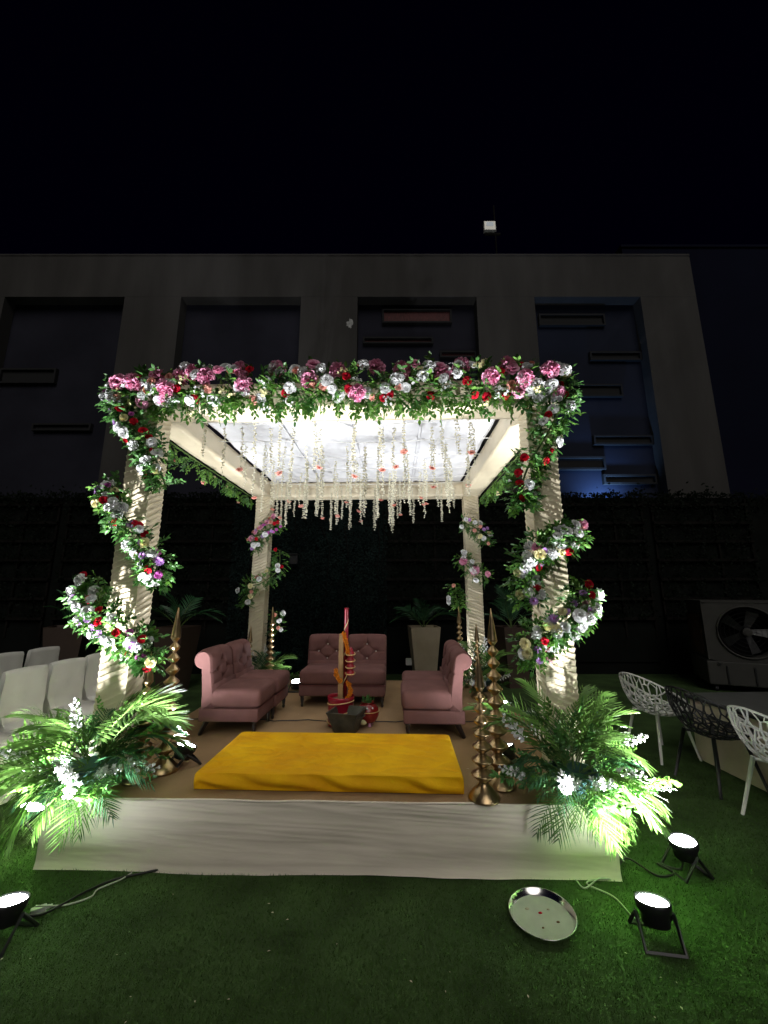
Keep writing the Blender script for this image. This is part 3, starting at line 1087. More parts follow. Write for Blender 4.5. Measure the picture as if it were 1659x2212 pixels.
mix = [('white_rose', 10), ('white_carnation', 8), ('red_rose', 8), ('lilac_daisy', 8), ('magenta_rose', 4), ('cream_rose', 3)]
mixr = [('white_rose', 12), ('white_carnation', 9), ('red_rose', 4), ('lilac_daisy', 8), ('cream_rose', 5), ('pink_rose', 2)]
mixt = [('white_rose', 10), ('white_carnation', 8), ('red_rose', 8), ('magenta_rose', 5), ('lilac_daisy', 3), ('cream_rose', 2)]
swag('flower_garland', 'topmost flower garland falling from the left corner across the front left pillar',
     [(-1.80, 0.20, 3.42), (-1.78, 0.16, 3.20), (-1.61, 0.14, 2.98), (-1.45, 0.15, 2.76), (-1.36, 0.2, 2.52)], 0.075, 250, mixt, 3, (-0.2, -1, 0), light=0.12, extra=(('pink_hydrangea', -1.72, 0.02, 3.33, 0.9),))
swag('flower_garland', 'middle flower garland slung across the front left pillar',
     [(-1.84, 0.26, 2.54), (-1.72, 0.15, 2.38), (-1.50, 0.14, 2.13), (-1.35, 0.17, 1.94), (-1.40, 0.22, 1.80)], 0.07, 240, mix, 4, (-0.1, -1, 0), light=0.25)
swag('flower_garland', 'lowest flower garland slung across the front left pillar above the palms',
     [(-1.86, 0.28, 1.82), (-1.82, 0.15, 1.62), (-1.66, 0.13, 1.50), (-1.47, 0.14, 1.38), (-1.34, 0.18, 1.29), (-1.38, 0.2, 1.20)], 0.08, 260, mix, 5, (-0.1, -1, 0), light=0.35)
swag('flower_garland', 'topmost flower garland falling from the right corner across the front right pillar',
     [(1.82, 0.20, 3.40), (1.78, 0.16, 3.16), (1.65, 0.13, 2.92), (1.50, 0.15, 2.68), (1.42, 0.18, 2.46), (1.44, 0.2, 2.36)], 0.075, 260,
     [('red_rose', 10), ('white_rose', 5), ('white_carnation', 2), ('cream_rose', 1)], 6, (0.2, -1, 0), light=0.22)
swag('flower_garland', 'middle flower garland curling round the front right pillar',
     [(1.83, 0.24, 2.14), (1.69, 0.13, 2.08), (1.50, 0.14, 2.0), (1.41, 0.2, 1.84), (1.45, 0.24, 1.65)], 0.07, 240, mixr, 7, (0.1, -1, 0), light=0.4)
swag('flower_garland', 'lowest flower garland curling round the front right pillar above the palms',
     [(1.84, 0.24, 1.74), (1.75, 0.13, 1.58), (1.56, 0.13, 1.43), (1.42, 0.17, 1.37), (1.46, 0.22, 1.24)], 0.08, 260, mixr, 8, (0.1, -1, 0), light=0.45)
back = [('pink_rose', 3), ('magenta_rose', 4), ('salmon_rose', 3), ('white_rose', 2), ('lilac_daisy', 3), ('red_rose', 2)]
backw = [('white_rose', 5), ('cream_rose', 3), ('red_rose', 2), ('salmon_rose', 2)]
swag('flower_garland', 'upper pink flower garland on the rear left pillar',
     [(-1.34, 3.34, 2.80), (-1.55, 3.27, 2.62), (-1.76, 3.32, 2.38)], 0.10, 130, [('pink_rose', 5), ('magenta_rose', 7), ('salmon_rose', 5), ('white_rose', 3), ('lilac_daisy', 5), ('red_rose', 3)], 9, (0, -1, 0), small=True, fsize=0.85)
swag('flower_garland', 'lower white flower garland winding down the rear left pillar',
     [(-1.38, 3.5, 2.36), (-1.34, 3.32, 2.05), (-1.57, 3.27, 1.84), (-1.80, 3.34, 1.77), (-1.78, 3.36, 1.5)], 0.10, 170, backw, 10, (0, -1, 0), small=True, light=0.5, fsize=0.9)
swag('flower_garland', 'short flower cluster low on the rear left pillar beside the brass finial',
     [(-1.32, 3.34, 1.42), (-1.34, 3.32, 1.28), (-1.36, 3.34, 1.14)], 0.09, 60, [('salmon_rose', 3), ('white_rose', 3)], 11, (0.4, -1, 0), small=True, light=0.5)
swag('flower_garland', 'upper white flower garland on the rear right pillar',
     [(1.48, 3.32, 2.78), (1.72, 3.27, 2.64), (1.86, 3.34, 2.42)], 0.10, 120, [('white_rose', 6), ('cream_rose', 3), ('salmon_rose', 3), ('lilac_daisy', 3)], 12, (0, -1, 0), small=True, light=0.15, fsize=0.85)
swag('flower_garland', 'pink and white flower garland midway up the rear right pillar',
     [(1.42, 3.34, 2.26), (1.57, 3.27, 2.06), (1.84, 3.30, 1.92)], 0.11, 130, [('white_rose', 4), ('white_carnation', 3), ('pink_rose', 1)], 13, (0, -1, 0), small=True, light=0.6,
     extra=(('pink_hydrangea', 1.46, 3.17, 2.16, 0.8), ('pink_hydrangea', 1.62, 3.16, 2.02, 0.9)))
swag('flower_garland', 'small leafy garland tail at the inner edge of the rear right pillar',
     [(1.36, 3.36, 1.82), (1.36, 3.34, 1.66), (1.40, 3.34, 1.48)], 0.09, 80, [('white_rose', 2), ('salmon_rose', 1)], 14, (-0.3, -1, 0), small=True, light=0.7)
swag('leaf_garland', 'leafy garland along the outside of the left canopy beam',
     [(-1.84, 0.55, 3.22), (-1.84, 1.5, 3.2), (-1.84, 2.5, 3.2), (-1.84, 3.4, 3.2)], 0.13, 120, [('salmon_rose', 3), ('cream_filler', 3)], 15, (-1, -0.2, -0.5), light=0.7, droop=0.6)
swag('leaf_garland', 'leafy garland along the outside of the right canopy beam',
     [(1.84, 0.55, 3.22), (1.84, 1.5, 3.2), (1.84, 2.5, 3.2), (1.84, 3.4, 3.2)], 0.13, 120, [('white_rose', 3), ('cream_filler', 3)], 16, (1, -0.2, -0.5), light=0.7, droop=0.6)

# ------------------------------------------------------------------ palm arrangements at the pillar feet


def arrangement(label, cx, cy, dirs, stalks, sprigs, seed, s=1.0, basin=True):
    rng = random.Random(seed)
    o = thing('palm_arrangement', label, 'plant', W(cx, cy, SH + 0.004), A)
    if basin:
        obj('basin', G().add(lathe([(0.10 * s, 0.0), (0.15 * s, 0.14 * s), (0.16 * s, 0.15 * s), (0.145 * s, 0.15 * s), (0.09 * s, 0.03)], 20)).mesh('basin', TEAL, True), o)
    for (az, el, L, kind, var) in dirs:
        az += rng.uniform(-8, 8)
        d = Vector((math.cos(R(az)) * math.cos(R(el)), math.sin(R(az)) * math.cos(R(el)), math.sin(R(el))))
        p = Vector((d.x * 0.07, d.y * 0.07, (0.12 * s + rng.uniform(0, 0.1)) if d.y > -0.35 else 0.07 * s + rng.uniform(0, 0.04)))
        me = (FROND if kind == 'l' else FROND_D)[var]
        obj('palm_frond', me, o, mtx=frame(d, rng.uniform(-0.5, 0.5), p, L / 0.72 * s))
    for i in range(stalks):
        az = rng.uniform(0, 360)
        el = rng.uniform(5, 70 if math.sin(R(az)) > 0 else 20)
        d = Vector((math.cos(R(az)) * math.cos(R(el)), math.sin(R(az)) * math.cos(R(el)) - 0.2, math.sin(R(el)))).normalized()
        obj('tuberose_stalk', rng.choice(STALK), o, mtx=frame(d, rng.uniform(0, 6), Vector((0, 0, 0.12 * s)) + d * rng.uniform(0.0, 0.22) * s, s * rng.uniform(0.7, 1.0)))
    for i in range(sprigs):
        az = rng.uniform(0, 360)
        el = rng.uniform(0, 75 if math.sin(R(az)) > 0 else 12)
        d = Vector((math.cos(R(az)) * math.cos(R(el)), math.sin(R(az)) * math.cos(R(el)) - 0.15, math.sin(R(el)))).normalized()
        q = Vector((d.x * 1.25, d.y, d.z)) * rng.uniform(0.05, 0.36) * s + Vector((0, 0, 0.1 * s))
        obj('leaf_sprig', rng.choice(SPRIG_S + SPRIG_D if rng.random() < 0.6 else SPRIG_T), o, mtx=frame(d, rng.uniform(-1, 1), q, s * rng.uniform(0.8, 1.3)))
    return o


def fan(rng, n, az0, az1, el0, el1, L0, L1, kind, vs):
    return [(az0 + (az1 - az0) * (i + 0.5) / n, rng.uniform(el0, el1), rng.uniform(L0, L1), kind, rng.choice(vs)) for i in range(n)]


r_ = random.Random(3)
dl = (fan(r_, 9, 168, 236, -5, 14, 0.66, 0.88, 'l', (2, 3)) +          # long fronds over the left corner
      fan(r_, 8, 236, 322, -26, -8, 0.36, 0.48, 'l', (1, 2)) +          # draped over the skirting
      fan(r_, 5, 325, 392, 12, 40, 0.55, 0.75, 'l', (1, 2)) +          # towards the mattress
      fan(r_, 8, 300, 400, 0, 28, 0.40, 0.62, 'd', (1, 2)) +
      fan(r_, 6, 190, 300, -6, 12, 0.32, 0.44, 'd', (1, 2)) +
      fan(r_, 6, 20, 160, 30, 65, 0.36, 0.5, 'd', (0, 1)) + fan(r_, 4, 0, 70, 40, 60, 0.5, 0.66, 'l', (0, 1)) + fan(r_, 5, 150, 215, 30, 62, 0.42, 0.56, 'l', (0, 1, 2)) +
      fan(r_, 3, 160, 205, 10, 25, 0.4, 0.5, 'l', (1, 2)) + fan(r_, 4, 200, 330, -10, 8, 0.30, 0.40, 'l', (1, 2)))
arrangement('large palm and tuberose arrangement at the foot of the front left pillar', -1.62, 0.13, dl, 9, 120, 31)
dr_ = (fan(r_, 7, 305, 368, -8, 14, 0.42, 0.54, 'l', (2, 3)) + fan(r_, 9, 215, 308, -22, -6, 0.34, 0.45, 'l', (1, 2)) +
       fan(r_, 5, 110, 200, 25, 60, 0.55, 0.74, 'l', (0, 1)) + fan(r_, 5, 0, 90, 30, 65, 0.42, 0.60, 'l', (0, 1)) +
       fan(r_, 8, 165, 260, 0, 30, 0.42, 0.60, 'd', (1, 2)) + fan(r_, 4, 240, 330, -8, 8, 0.32, 0.42, 'l', (1, 2)) +
       fan(r_, 5, 270, 380, -4, 14, 0.36, 0.46, 'd', (0, 1)) + fan(r_, 5, 20, 160, 30, 65, 0.36, 0.5, 'd', (0, 1)) + fan(r_, 5, -30, 50, 28, 60, 0.42, 0.56, 'l', (0, 1, 2)))
arrangement('large palm and tuberose arrangement at the foot of the front right pillar', 1.62, 0.13, dr_, 9, 120, 32)
db = fan(r_, 7, 200, 340, 0, 40, 0.45, 0.6, 'l', (1, 2)) + fan(r_, 6, 200, 350, 40, 75, 0.45, 0.6, 'd', (0, 1)) + fan(r_, 4, 300, 380, 15, 50, 0.5, 0.6, 'l', (0, 1))
arrangement('smaller palm arrangement at the foot of the rear left pillar', -1.42, 3.15, db, 10, 26, 33, 0.9)
db = fan(r_, 7, 180, 320, 0, 40, 0.45, 0.6, 'l', (1, 2)) + fan(r_, 7, 180, 340, 40, 75, 0.5, 0.7, 'd', (0, 1)) + fan(r_, 4, 200, 340, 50, 80, 0.5, 0.7, 'l', (0, 1))
arrangement('smaller palm arrangement at the foot of the rear right pillar', 1.60, 3.0, db, 10, 26, 34, 0.95)

# ------------------------------------------------------------------ tufted slipper chairs


def slipper_proto():
    """faces -Y, centred on X, back edge at y = 0.55; floor at z = 0"""
    w = 0.25
    c = bpy.data.objects.new('slipper_chair', None)
    COL.objects.link(c)
    obj('seat_base', build('seat_base', *rbox(-w + 0.004, w - 0.004, 0.0, 0.56, 0.12, 0.235, 0.012), PINK, True), c)
    V, F = rbox(-w, w, -0.02, 0.47, 0.236, 0.405, 0.05, 5)
    V = [Vector((v.x, v.y, v.z + (0.018 * (1 - (v.x / w) ** 2) if v.z > 0.36 else 0))) for v in V]
    obj('seat_cushion', build('seat_cushion', V, F, PINK, True), c)
    # backrest: profile with rolled top, tufted front
    prof_f = []
    nz = 26
    btn = [(0.0, 0.64), (-0.115, 0.555), (0.115, 0.555), (0.0, 0.47)]

    def bf(u, v):
        x = -w + 2 * w * u
        # front face up to the roll, then round the roll
        if v < 0.72:
            t = v / 0.72
            z = 0.30 + 0.36 * t
            y = 0.42 + 0.055 * t
            n = (0, -1, 0)
        else:
            t = (v - 0.72) / 0.28
            a = -PI / 2 - 0.15 + t * (PI * 1.55)
            cy, cz, r = 0.560, 0.665, 0.084
            y = cy + r * math.sin(a)
            z = cz + r * math.cos(a)
            n = (0, math.sin(a), math.cos(a))
        dep = 0.0
        if v < 0.85:
            zz = z
            for bx, bz in btn:
                d2 = ((x - bx) ** 2 + (zz - bz) ** 2)
                dep -= 0.022 * math.exp(-d2 / 0.0011)
            # diamond creases
            for (ax, az), (cx_, cz_) in ((btn[0], btn[1]), (btn[0], btn[2]), (btn[1], btn[3]), (btn[2], btn[3]),
                                         (btn[1], (-w, 0.555)), (btn[2], (w, 0.555)), (btn[0], (0, 0.73)), (btn[3], (0, 0.36))):
                ex, ez = cx_ - ax, cz_ - az
                L2 = ex * ex + ez * ez
                t2 = max(0, min(1, ((x - ax) * ex + (zz - az) * ez) / L2))
                d2 = (x - ax - t2 * ex) ** 2 + (zz - az - t2 * ez) ** 2
                dep -= 0.009 * math.exp(-d2 / 0.00009)
            dep += 0.012 * (1 - (abs(x) / w) ** 4)
        dep = max(dep, -0.026)
        edge = max(0, abs(x) / w - 0.9) / 0.1
        dep -= 0.014 * edge * edge
        return (x * (1 - 0.01 * edge), y + n[1] * dep, z + n[2] * dep)
    nu = 48
    nv = 56
    V, F = grid(bf, nu, nv)
    # back and sides closed by a slab
    k = len(V)
    g = G().add((V, F))
    # rear sheet from the end of the roll down
    ends = [V[nv * (nu + 1) + i] for i in range(nu + 1)]
    V2, F2 = [], []
    for j in range(5):
        for i in range(nu + 1):
            e = ends[i]
            t = j / 4
            yy = e[1] + (0.53 - e[1]) * min(1, t * 1.2)
            V2.append((e[0], yy, e[2] + (0.22 - e[2]) * t))
    for j in range(4):
        for i in range(nu):
            F2.append((j * (nu + 1) + i, (j + 1) * (nu + 1) + i, (j + 1) * (nu + 1) + i + 1, j * (nu + 1) + i + 1))
    g.add((V2, F2))
    # side caps as polygons of the profile
    for col in (0, nu):
        loop = [V[j * (nu + 1) + col] for j in range(nv + 1)] + [V2[j * (nu + 1) + col] for j in range(1, 5)]
        g.add((loop, [tuple(range(len(loop)))]))
    g.add(box(-w + 0.01, w - 0.01, 0.42, 0.54, 0.236, 0.45))
    obj('backrest', g.mesh('backrest', PINK, False), c)
    for p in c.children:
        if p.name.startswith('backrest'):
            fl = [len(f.vertices) == 4 for f in p.data.polygons]
            p.data.polygons.foreach_set('use_smooth', fl)
            back_o = p
    bmesh_btn = build('button', *lathe([(0.012, 0), (0.011, 0.006), (0.005, 0.010)], 10), PEARL, True)
    for bx, bz in btn:
        yb = 0.42 + 0.055 * (bz - 0.30) / 0.36
        obj('button', bmesh_btn, back_o, loc=(bx, yb + 0.027, bz), rot=(R(90), 0, 0))
    # piping round seat base
    obj('piping', G().add(tube([(-w + 0.003, -0.004, 0.237), (w - 0.003, -0.004, 0.237)], 0.005, 6)).mesh('piping', SEAM), c)
    leg = build('leg', *lathe([(0.013, 0), (0.017, 0.02), (0.013, 0.03), (0.022, 0.085), (0.017, 0.095), (0.025, 0.105), (0.025, 0.119)], 12), LEGW, True)
    for lx in (-w + 0.04, w - 0.04):
        obj('leg', leg, c, loc=(lx, 0.04, 0))
    bl = build('leg', *tube([(0, 0.06, 0), (0, 0, 0.119)], [0.018, 0.026], 4), LEGW)
    for lx in (-w + 0.04, w - 0.04):
        obj('leg', bl, c, loc=(lx, 0.49, 0))
    return c


proto = slipper_proto()
spots = [  # local x, y of front edge centre, rotation, label
    (-0.82, 1.375, 90, 'pink tufted slipper chair nearest the front on the left side of the stage'),
    (-0.80, 1.885, 90, 'pink tufted slipper chair second from the front on the left side of the stage'),
    (-0.425, 2.10, 0, 'pink tufted slipper chair facing forward, left of the pair behind the red pot'),
    (0.085, 2.10, 0, 'pink tufted slipper chair facing forward, right of the pair behind the red pot'),
    (0.545, 1.875, -90, 'pink tufted slipper chair further back on the right side of the stage'),
    (0.525, 1.365, -90, 'pink tufted slipper chair nearest the front on the right side of the stage'),
]
for i, (x, y, rz, lab) in enumerate(spots):
    o = proto if i == 0 else copy_tree(proto)
    o.location = W(x, y, SH + 0.006)
    o.rotation_euler = (0, 0, A + R(rz))
    tag(o, lab, 'chair', 'pink slipper chairs on the stage')

# ------------------------------------------------------------------ yellow mattress


def mattress():
    o = thing('mattress', 'flat yellow velvet floor mattress at the front of the stage', 'mattress', W(0.005, 0.52, SH + 0.008), A + R(-0.6))
    hx, hy, h = 0.90, 0.405, 0.105

    def f(u, v):
        # u across, v front bottom -> top -> back bottom
        x = -hx + 2 * hx * u
        q = v
        if q < 0.16:
            t = q / 0.16
            y, z, on = -hy - 0.012 * math.sin(PI * t), h * t, 0
        elif q > 0.84:
            t = (1 - q) / 0.16
            y, z, on = hy + 0.012 * math.sin(PI * t), h * t, 0
        else:
            t = (q - 0.16) / 0.68
            y, z, on = -hy + 2 * hy * t, h, 1
        e = min(1, min(u, 1 - u) * 60)
        if on:
            wr = 0.002 * noise.noise(Vector((x * 2, y * 3, 0))) - 0.012 * max(0, 0.14 - abs(noise.noise(Vector((x * 2.2 + y * 5, y * 4.5 - x * 1.5, 3))))) / 0.14 - 0.006 * max(0, 0.1 - abs(noise.noise(Vector((x * 5 - y * 7, y * 9 + x * 2.5, 8))))) / 0.1
            d1 = (x + 0.55) * 0.5 - (y + 0.3)
            wr += 0.006 * math.sin(d1 * 60) * math.exp(-((x + 0.62) ** 2 / 0.05 + (y + 0.12) ** 2 / 0.05))
            wr += 0.006 * math.sin((x * 0.4 + y) * 55) * math.exp(-((x + 0.1) ** 2 / 0.12 + (y + 0.26) ** 2 / 0.01))
            wr += 0.006 * math.sin((x * 0.7 + y) * 45) * math.exp(-((x - 0.68) ** 2 / 0.03 + (y - 0.0) ** 2 / 0.03))
            z += wr * min(1, min(t, 1 - t) * 14) * e
            z -= 0.010 * (max(0, 1 - min(t, 1 - t) * 45)) ** 2
        else:
            y += (0.016 * math.sin(x * 13 + z * 40 + 2 * noise.noise(Vector((x * 3, 0, 0)))) * math.sin(PI * min(1, z / h))) * (1 if y < 0 else -1) * e
        z *= (0.90 + 0.10 * math.sqrt(e)) if z > 0 else 1
        return (x, y, z)
    V, F = grid(f, 220, 110)
    w = 221
    F.append(tuple(j * w for j in range(111)))
    F.append(tuple(j * w + 220 for j in range(110, -1, -1)))
    obj('velvet_cover', build('velvet_cover', V, F, YELLOW, True), o)


mattress()

# ------------------------------------------------------------------ brass finials
BULB = build('bulb', *lathe([(0.020, 0), (0.026, 0.006), (0.030, 0.012), (0.045, 0.022), (0.047, 0.026), (0.058, 0.034), (0.060, 0.039), (0.070, 0.049), (0.072, 0.055),
                             (0.068, 0.061), (0.060, 0.066), (0.058, 0.071), (0.046, 0.079), (0.043, 0.084), (0.030, 0.094), (0.024, 0.101), (0.020, 0.110)], 26), BRASS, True)
FBASE = build('base', *lathe([(0.095, 0), (0.098, 0.008), (0.092, 0.014), (0.090, 0.02), (0.078, 0.034), (0.074, 0.04), (0.058, 0.056), (0.04, 0.072), (0.03, 0.085), (0.026, 0.10)], 26), BRASS, True)
SPIKE = build('spike', *lathe([(0.018, 0), (0.024, 0.01), (0.038, 0.028), (0.042, 0.036), (0.040, 0.044), (0.030, 0.12), (0.018, 0.20), (0.004, 0.285), (0.001, 0.29)], 20), BRASS, True)


def finial(label, x, y, h):
    o = thing('brass_finial', label, 'finial', W(x, y, SH + 0.006), random.uniform(0, 6), 'brass finials on the stage')
    k = h / 0.885
    n = 7 if h < 1 else 9
    s0 = 1.0 if h < 1 else 1.08
    obj('base', FBASE, o, scale=(s0 * 1.05, s0 * 1.05, s0))
    z = 0.098 * s0
    spike = 0.235 * s0
    avail = h - z - spike
    ws = [1.08 - 0.56 * i / (n - 1) for i in range(n)]
    hs = [0.8 + 0.35 * w for w in ws]
    t = sum(hs)
    for i in range(n):
        hh = avail * hs[i] / t
        obj('bulb', BULB, o, loc=(0, 0, z), scale=(ws[i] * s0, ws[i] * s0, hh / 0.110))
        z += hh - 0.001
    obj('spike', SPIKE, o, loc=(0, 0, z), scale=(0.82 * s0, 0.82 * s0, (h - z) / 0.29))


finial('shorter brass finial at the right front corner, closest to the stage edge', 1.022, 0.06, 0.885)
finial('tall brass finial behind the shorter one at the right front corner', 1.165, 0.245, 1.18)
finial('tall brass finial beside the front left palms', -1.27, 0.40, 1.18)
finial('shorter brass finial half hidden behind the front left palms', -1.37, 0.26, 0.86)
finial('tall brass finial in front of the rear left pillar', -1.27, 2.92, 1.10)
finial('shorter brass finial behind the left chairs by the rear left pillar', -1.54, 2.85, 0.85)
finial('tall brass finial left of the rear right pillar', 1.37, 3.2, 1.10)
finial('shorter brass finial in front of the rear right pillar', 1.50, 2.6, 0.90)

# ------------------------------------------------------------------ ritual things at the centre


def ritual():
    p = thing('clay_pot', 'wide red pot with gold bands holding the wooden post', 'pot', W(-0.10, 1.50, SH + 0.006), A)
    obj('body', build('body', *lathe([(0.125, 0), (0.130, 0.02), (0.128, 0.22), (0.134, 0.25), (0.136, 0.27), (0.126, 0.272), (0.120, 0.25), (0.118, 0.22)], 32), REDP, True), p)
    obj('soil', build('soil', *lathe([(0.117, 0.215), (0.117, 0.235), (0.06, 0.245), (0.01, 0.25)], 24), SOIL, True), p)
    for z, tilt in ((0.05, 0.02), (0.13, 0.03), (0.215, 0.015)):
        P = [(0.1325 * math.cos(a), 0.1325 * math.sin(a), z + tilt * math.sin(a + z * 9)) for a in [2 * PI * i / 32 for i in range(33)]]
        obj('gold_band', build('gold_band', *tube(P, 0.006, 6, False), GOLDT, True), p)
    # timber post, striped pole
    q = thing('wooden_post', 'bare timber post standing in the red pot', 'post', W(-0.105, 1.49, SH + 0.24), A)
    obj('plank', build('plank', *rbox(-0.024, 0.024, -0.02, 0.02, 0, 0.62, 0.003), WOOD), q)
    obj('notch', build('notch', *rbox(-0.02, 0.03, -0.016, 0.016, 0.6205, 0.64, 0.003), WOOD), q)
    s = thing('striped_pole', 'red pole with a spiral gold stripe beside the timber post', 'pole', W(-0.062, 1.53, SH + 0.24), A)
    obj('pole', build('pole', *lathe([(0.022, 0), (0.022, 0.88), (0.024, 0.885), (0.024, 0.90)], 16), REDP, True), s)
    V, F = [], []
    n = 160
    for i in range(n + 1):
        z = 0.02 + 0.85 * i / n
        a = z * 24
        for dz in (-0.011, 0.011):
            V.append((0.0226 * math.cos(a), 0.0226 * math.sin(a), z + dz))
    for i in range(n):
        F.append((2 * i, 2 * i + 2, 2 * i + 3, 2 * i + 1))
    obj('gold_stripe', build('gold_stripe', V, F, FC), s)
    # marigold garland winding on the post
    m = thing('marigold_garland', 'orange marigold garland wound round the timber post', 'garland', W(-0.09, 1.48, SH + 0.25), A)
    fl = ruffle_mesh('marigold', MARI, 0.024, 14, 50)
    rng = random.Random(9)
    i = 0
    for t in np.linspace(0, 1, 44):
        z = 0.02 + 0.62 * t
        if 0.44 < t < 0.66:
            continue
        a = t * 11 - 1.2
        x = 0.044 * math.cos(a) + (0.05 if t < 0.25 else (-0.015 if t < 0.5 else 0.02 + 0.04 * (1 - t) * 2))
        if t > 0.66:
            x = 0.015 + (1 - t) * 0.16
        y = -0.045 + 0.02 * math.sin(a)
        obj('marigold', fl, m, mtx=zframe((rng.uniform(-1, 1), -1, rng.uniform(-.6, .6)), rng.uniform(0, 6), (x, y, z), rng.uniform(0.75, 1.05)))
    k = thing('hanging_pots', 'stack of four small red pots with gold rims hung on the post', 'pots', W(-0.005, 1.46, SH + 0.47), A)
    for i in range(4):
        z = i * 0.062
        b = obj('small_pot', build('small_pot', *lathe([(0.022, z), (0.040, z + 0.012), (0.044, z + 0.03), (0.034, z + 0.048), (0.024, z + 0.056), (0.03, z + 0.062)], 20), REDP, True), k)
        P = [(0.047 * math.cos(a), 0.047 * math.sin(a), z + 0.028 + 0.006 * math.sin(a)) for a in [2 * PI * j / 20 for j in range(21)]]
        obj('gold_rim', build('gold_rim', *tube(P, 0.006, 6, False), GOLDT, True), b)
    obj('cap', build('cap', *lathe([(0.03, 0.249), (0.018, 0.268), (0.004, 0.285)], 16), REDP, True), k)
    # round maroon pot with sprouts
    r = thing('round_pot', 'round maroon pot with gold line and green sprouts', 'pot', W(0.175, 1.50, SH + 0.006), A)
    obj('body', build('body', *lathe([(0.05, 0.02), (0.085, 0.045), (0.108, 0.09), (0.112, 0.125), (0.10, 0.165), (0.075, 0.19), (0.055, 0.197), (0.06, 0.21), (0.066, 0.215), (0.055, 0.215), (0.05, 0.2)], 28), MAROON, True), r)
    P = [(0.1125 * math.cos(a), 0.1125 * math.sin(a), 0.135) for a in [2 * PI * j / 28 for j in range(29)]]
    obj('gold_line', build('gold_line', *tube(P, 0.004, 6, False), GOLDT, True), r)
    for a in (-1.0, -1.6, -2.2):
        d = Vector((math.cos(a) * 0.095, math.sin(a) * 0.095, 0.174))
        obj('white_dot', build('white_dot', *lathe([(0.009, 0), (0.007, 0.004), (0.001, 0.005)], 10), FW, True), r, mtx=zframe((d.x, d.y, 0.06), 0, d))
    for a in (-1.2, 0.9, 3.0):
        obj('foot', build('foot', *lathe([(0.022, 0), (0.012, 0.012), (0.014, 0.05)], 10), FP, True), r, loc=(0.055 * math.cos(a), 0.055 * math.sin(a), 0))
    rng = random.Random(12)
    for i in range(26):
        d = Vector((rng.uniform(-0.8, 0.8), rng.uniform(-0.8, 0.8), 1))
        obj('sprout', rng.choice(SPRIG_S), r, mtx=frame(d, rng.uniform(0, 6), (rng.uniform(-.03, .03), rng.uniform(-.03, .03), 0.20), rng.uniform(0.35, 0.6)))
    # second bowl of leaves behind
    # sooty iron fire bowl: open square frustum with a lip
    f = thing('fire_bowl', 'sooty iron square fire bowl in front of the red pots', 'bowl', W(-0.01, 1.27, SH + 0.006), A + R(-14))
    hb, ht, H = 0.085, 0.14, 0.20
    V, F = [], []
    for h_, z in ((hb, 0), (ht, H - 0.03), (ht + 0.015, H), (ht - 0.004, H), (hb - 0.01, 0.02)):
        V += [(-h_, -h_, z), (h_, -h_, z), (h_, h_, z), (-h_, h_, z)]
    for j in range(4):
        for i in range(4):
            F.append((j * 4 + i, j * 4 + (i + 1) % 4, (j + 1) * 4 + (i + 1) % 4, (j + 1) * 4 + i))
    F.append((0, 3, 2, 1))
    F.append((16, 17, 18, 19))
    obj('bowl', build('bowl', V, F, IRON), f)
    for s in (-1, 1):
        obj('handle', build('handle', *tube([(s * 0.13, -0.05, 0.14), (s * 0.165, -0.05, 0.15), (s * 0.165, 0.05, 0.15), (s * 0.13, 0.05, 0.14)], 0.005, 6), IRON), f)
    c = thing('conch_shell', 'small pale conch leaning on the round maroon pot', 'shell', W(0.125, 1.37, SH + 0.03), A)
    obj('shell', build('shell', *tube([(-0.05, 0, 0.05), (-0.02, 0, 0.045), (0.01, 0, 0.035), (0.03, 0, 0.03), (0.045, 0, 0.03)], [0.004, 0.016, 0.026, 0.020, 0.008], 12), FC, True), c)
    # floor cord across the carpet join
    P = [(-1.7 + 3.4 * i / 30, 1.60 + 0.02 * math.sin(i * 1.3) + 0.012 * math.sin(i * 2.9), SH + 0.012) for i in range(31)]
    o = obj('floor_cable', build('floor_cable', *tube([MF @ Vector(p) for p in P], 0.005, 6), CABLE, True))
    tag(o, 'thin black cable running across the stage carpet behind the mattress', 'cable')


ritual()

# ------------------------------------------------------------------ flood lights
HOUS = build('housing', *lathe([(0.062, -0.105), (0.074, -0.10), (0.080, -0.05), (0.094, -0.03), (0.096, 0.0), (0.096, 0.012), (0.088, 0.012), (0.085, 0.0)], 24), BLACK, True)
LENSM = build('lens', *lathe([(0.084, 0.001), (0.078, 0.006), (0.03, 0.009)], 24), LENS, True)


